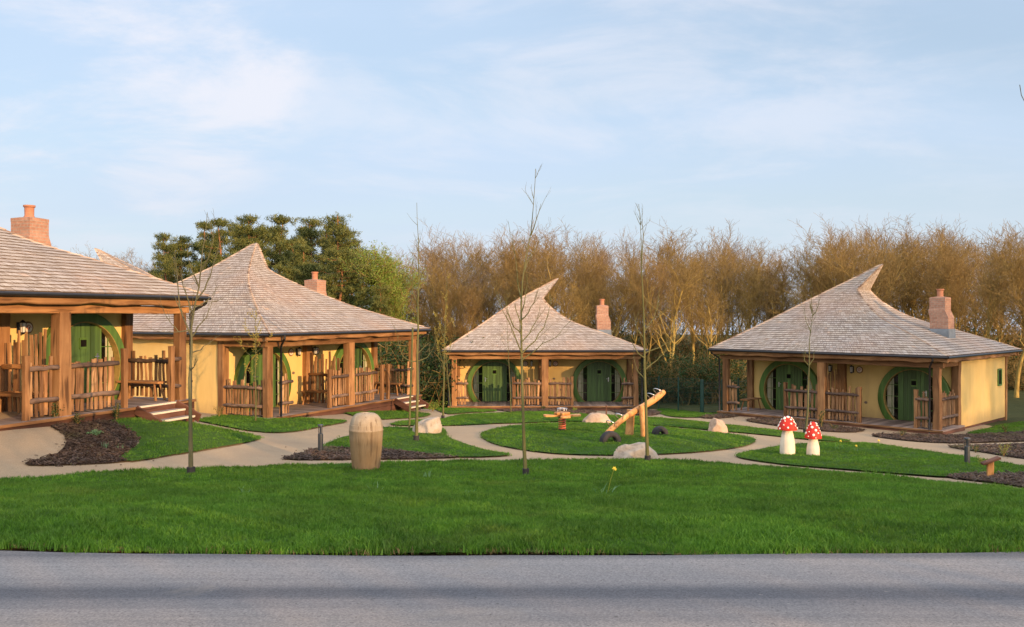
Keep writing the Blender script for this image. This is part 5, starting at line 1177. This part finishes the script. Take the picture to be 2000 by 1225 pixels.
for i, (px, t, d, k, wd, lb) in enumerate([(322,462,52,2,.8,'sparse pine at the left end of the row of pines'),(362,458,54,4,1.2,'narrow pine second from the left of the row'),(398,436,55,0,.9,'pine behind the grey young tree tip'),(428,430,51,0,1,'tall pine just left of the pointed roof peak'),
   (462,434,56,1,1,'pine right behind the pointed roof peak'),(489,428,52,2,1,'pine with its top above the pointed roof peak'),(520,442,57,1,.95,'dark pine right of the pointed roof peak, deep in the row'),(550,424,53,0,1.05,'broad-topped pine in the middle of the row'),
   (583,440,58,1,1,'dark pine behind the broad-topped pine'),(608,432,55,2,1,'pine left of the tallest pine'),(643,418,52,1,1.05,'tallest, densest pine of the row'),(680,456,54,2,.9,'pine right of the tallest pine'),(668,488,46,3,1.1,'lower orange-lit pine in front, above the chimney'),
   (712,520,46,3,1.05,'lowest bushy pine at the right end of the row'),(742,560,45,3,.9,'small dense pine beside the right slope of the pointed roof'),(560,520,48,3,1.1,'low pine right behind the right slope of the pointed roof'),(610,515,49,3,1.1,'low dark pine behind the brick chimney'),(440,510,49,3,1,'low pine behind the left slope of the pointed roof'),(385,520,50,3,.9,'low pine left behind the pointed roof'),(345,480,60,1,1,'rear pine at the left of the row'),(412,452,61,1,1,'rear pine behind the grey young tree'),(475,450,62,1,1,'rear pine just behind the roof peak'),(537,446,62,1,1.05,'rear pine filling the middle of the row'),(570,470,52,3,1,'mid-height pine left of the chimney'),(625,448,60,1,1.1,'rear pine beside the tallest pine'),(660,470,57,1,1.1,'rear pine right of the tallest pine'),(690,500,55,1,1.1,'rear pine behind the lower orange-lit pine'),(590,480,50,0,1.1,'open pine above the chimney'),(505,510,50,3,.9,'low pine hidden behind the pointed roof peak')]):
    plant_pine(px, t, d, k, lb, wide=wd)
plant_bare(1408, 424, 64, 4, 1.0, 1)
# fresh green broadleaf trees
def leafy_proto(seed, Ht, nl, sz):
    T, C = grow_bare(seed, Ht, 1, .7, .7, .012); g = np.random.RandomState(seed); A = np.array(C); A = A[A[:,5] > Ht*.25]; i = g.randint(0, len(A), nl); c = A[i, 3:6]+g.normal(0, .16, (nl, 3))
    u = g.normal(0, 1, (nl, 3)); u /= np.linalg.norm(u, axis=1)[:,None]; s = np.cross(u, g.normal(0, 1, (nl, 3))); s /= np.linalg.norm(s, axis=1)[:,None]
    v = np.stack([c-u*sz, c+s*sz*.5, c+u*sz, c-s*sz*.5], 1).reshape(-1, 3); t = g.uniform(0, 1, (nl, 1)); return seg_mesh('leafy_trunk', T+C, 5, M['twig']), fast_mesh('leafy_crown', v, np.arange(nl*4).reshape(-1, 4), M['spring_leaf'], uv=np.concatenate([t, t], 1))
LF = leafy_proto(300, 10, 17000, .058)
def plant_leafy(px, top, d, lab, mat=None):
    x = (px-1000)/F*d; z = H(x, d); s = (CAMZ-(top-HY)/F*d-z)/10; o = empty('leafy_tree', (x, d, z), rw.uniform(0, 6.28), lab, 'leafy tree'); o.scale = (s*.9, s*.9, s); link('trunk', LF[0], o); link('crown', LF[1], o)
plant_leafy(757, 482, 47, 'fresh light green tree between the pines and the bare wood'); plant_leafy(728, 476, 49, 'pale green tree top at the right end of the pines'); plant_leafy(775, 520, 48, 'lower light green tree right of the pointed roof slope')
# undergrowth
def under_proto(seed, n, leaf):
    r = random.Random(seed); C = []
    for k in range(n):
        a = r.uniform(0, 6.283); p = (r.gauss(0,.5), r.gauss(0,.5), -.1); d = (math.cos(a)*.45, math.sin(a)*.45, 1); w = .02; L = r.uniform(.8, 2.3)
        for j in range(6):
            m = (d[0]+r.gauss(0,.25), d[1]+r.gauss(0,.25), d[2]+r.gauss(0,.1)); l = math.sqrt(sum(x*x for x in m)); d = tuple(x/l for x in m); q = tuple(p[i]+d[i]*L/6 for i in range(3)); C.append((*p, *q, w, w*.8)); p = q; w *= .8
            if j > 1:
                for _ in range(3):
                    e = tuple(d[i]+r.gauss(0,.7) for i in range(3)); l = math.sqrt(sum(x*x for x in e)); e = tuple(x/l*r.uniform(.2,.5) for x in e); C.append((*p, p[0]+e[0], p[1]+e[1], p[2]+e[2], .010, .006))
    A = np.array(C); g = np.random.RandomState(seed); nl = leaf; i = g.randint(0, len(A), nl); c = A[i, 3:6]+g.normal(0, .10, (nl, 3)); u = g.normal(0, 1, (nl, 3)); u /= np.linalg.norm(u, axis=1)[:,None]; s = np.cross(u, g.normal(0, 1, (nl, 3))); s /= np.linalg.norm(s, axis=1)[:,None]; sz = .045
    v = np.stack([c-u*sz, c+s*sz*.5, c+u*sz, c-s*sz*.5], 1).reshape(-1, 3); t = g.uniform(0, 1, (nl, 1))
    return seg_mesh('under_stems', C, 3, M['twig']), fast_mesh('under_leaves', v, np.arange(nl*4).reshape(-1, 4), M['shrub_leaf'], uv=np.concatenate([t, t], 1))
UN = [under_proto(400, 110, 300), under_proto(401, 90, 1800), under_proto(402, 55, 6500)]
def undergrowth(px, d, k, s, lab, grp):
    x = (px-1000)/F*d; o = empty('undergrowth_bush', (x, d, H(x, d)), rw.uniform(0, 6.28), lab, 'bush', grp); o.scale = (s*1.2, s*1.2, s); link('stems', UN[k][0], o); link('foliage', UN[k][1], o)
KS = ['leafless thicket', 'thin brown-green bush', 'dense green bush']
px = 790
while px < 2100:
    k = rw.choice((0, 0, 0, 1)); undergrowth(px, rw.uniform(48, 53), k, rw.uniform(.55, .95), KS[k]+' at the wood edge '+zone(px), 'undergrowth '+zone(px)); px += rw.uniform(38, 60)
px = 780
while px < 2150:
    k = rw.choice((0, 0, 1, 1, 2)); undergrowth(px, rw.uniform(56, 70), k, rw.uniform(1.3, 2.3), KS[k]+' in the wood, '+zone(px).replace('at the far right beyond', 'beyond').replace('in the gap between', 'between').replace('above the left end of', 'left of').replace('right behind', 'behind'), 'undergrowth '+zone(px)); px += rw.uniform(40, 62)
for px, d, s in ((1375,44,1.2),(1395,46,1.3),(1345,46,1.0),(765,41,1.5),(785,44,1.7),(800,47,1.5),(1300,45,.9),(1270,46,.8)): undergrowth(px, d, 2 if px != 1300 else 1, s, ('dense' if s > 1.1 else 'small')+' green bush '+('seen through the porch of the pointed-roof lodge' if px < 900 else 'behind the mesh fence left of the right lodge'), 'green bushes '+('by the pointed-roof lodge' if px < 900 else 'by the mesh fence'))
# unseen leafy screen added across the road behind the viewpoint to shade the bank
def shade_hedge():
    g = np.random.RandomState(9); n = 26000; x = g.uniform(2, 62, n); z = 2.8+g.uniform(0, 1, n)*(5.0+.5*np.sin(x*.9)+.35*np.sin(x*2.3+1)); y = -8+g.normal(0, .45, n)
    c = np.stack([x, y, z], 1); u = g.normal(0, 1, (n, 3)); u /= np.linalg.norm(u, axis=1)[:,None]; s = np.cross(u, g.normal(0, 1, (n, 3))); s /= np.linalg.norm(s, axis=1)[:,None]; sz = .13
    v = np.stack([c-u*sz, c+s*sz*.7, c+u*sz, c-s*sz*.7], 1).reshape(-1, 3); t = g.uniform(0, 1, (n, 1))
    o = link('shade_hedge', fast_mesh('shade_hedge', v, np.arange(n*4).reshape(-1, 4), M['shrub_leaf'], uv=np.concatenate([t, t], 1))); tag(o, 'tall unseen leafy screen added behind the viewpoint to shade the bank', 'shade_hedge')
shade_hedge()
for i, (x, y, ht) in enumerate(((47,-7,12.5),(51.5,-9,13.5),(55,-6,13),(59,-9,14),(63.5,-7,13.5),(68,-9,14))):  # unseen trees added to throw dappled shade on the right lodge
    o = empty('bare_tree', (x, y, 2.8), i*1.3, 'added bare tree behind the viewpoint to shade the right lodge, %s along the row' % ('first','second','third','fourth','fifth','last')[i], 'bare tree', 'trees added behind the viewpoint for shade'); o.scale = (ht/11,)*3
    link('trunk', BARE[i][0], o); link('crown', BARE[i][1], o)

# things that would share a label are told apart by their order in view
def distinguish():
    groups = {}
    for o in S.objects:
        if o.parent is None and 'label' in o and 'kind' not in o: groups.setdefault(o['label'], []).append(o)
    OR = ['leftmost', 'second from left', 'third from left', 'fourth from left', 'fifth from left', 'sixth from left', 'seventh from left', 'eighth from left']
    for lab, os_ in groups.items():
        if len(os_) < 2: continue
        os_.sort(key=lambda o: o.location.x/max(.1, o.location.y))
        for i, o in enumerate(os_): o['label'] = ('rightmost ' if i == len(os_)-1 else OR[min(i, 7)]+' ')+lab
    for o in S.objects:
        if 'label' in o and len(o['label'].split()) > 16: o['label'] = o['label'].replace(' the ', ' ')
distinguish()
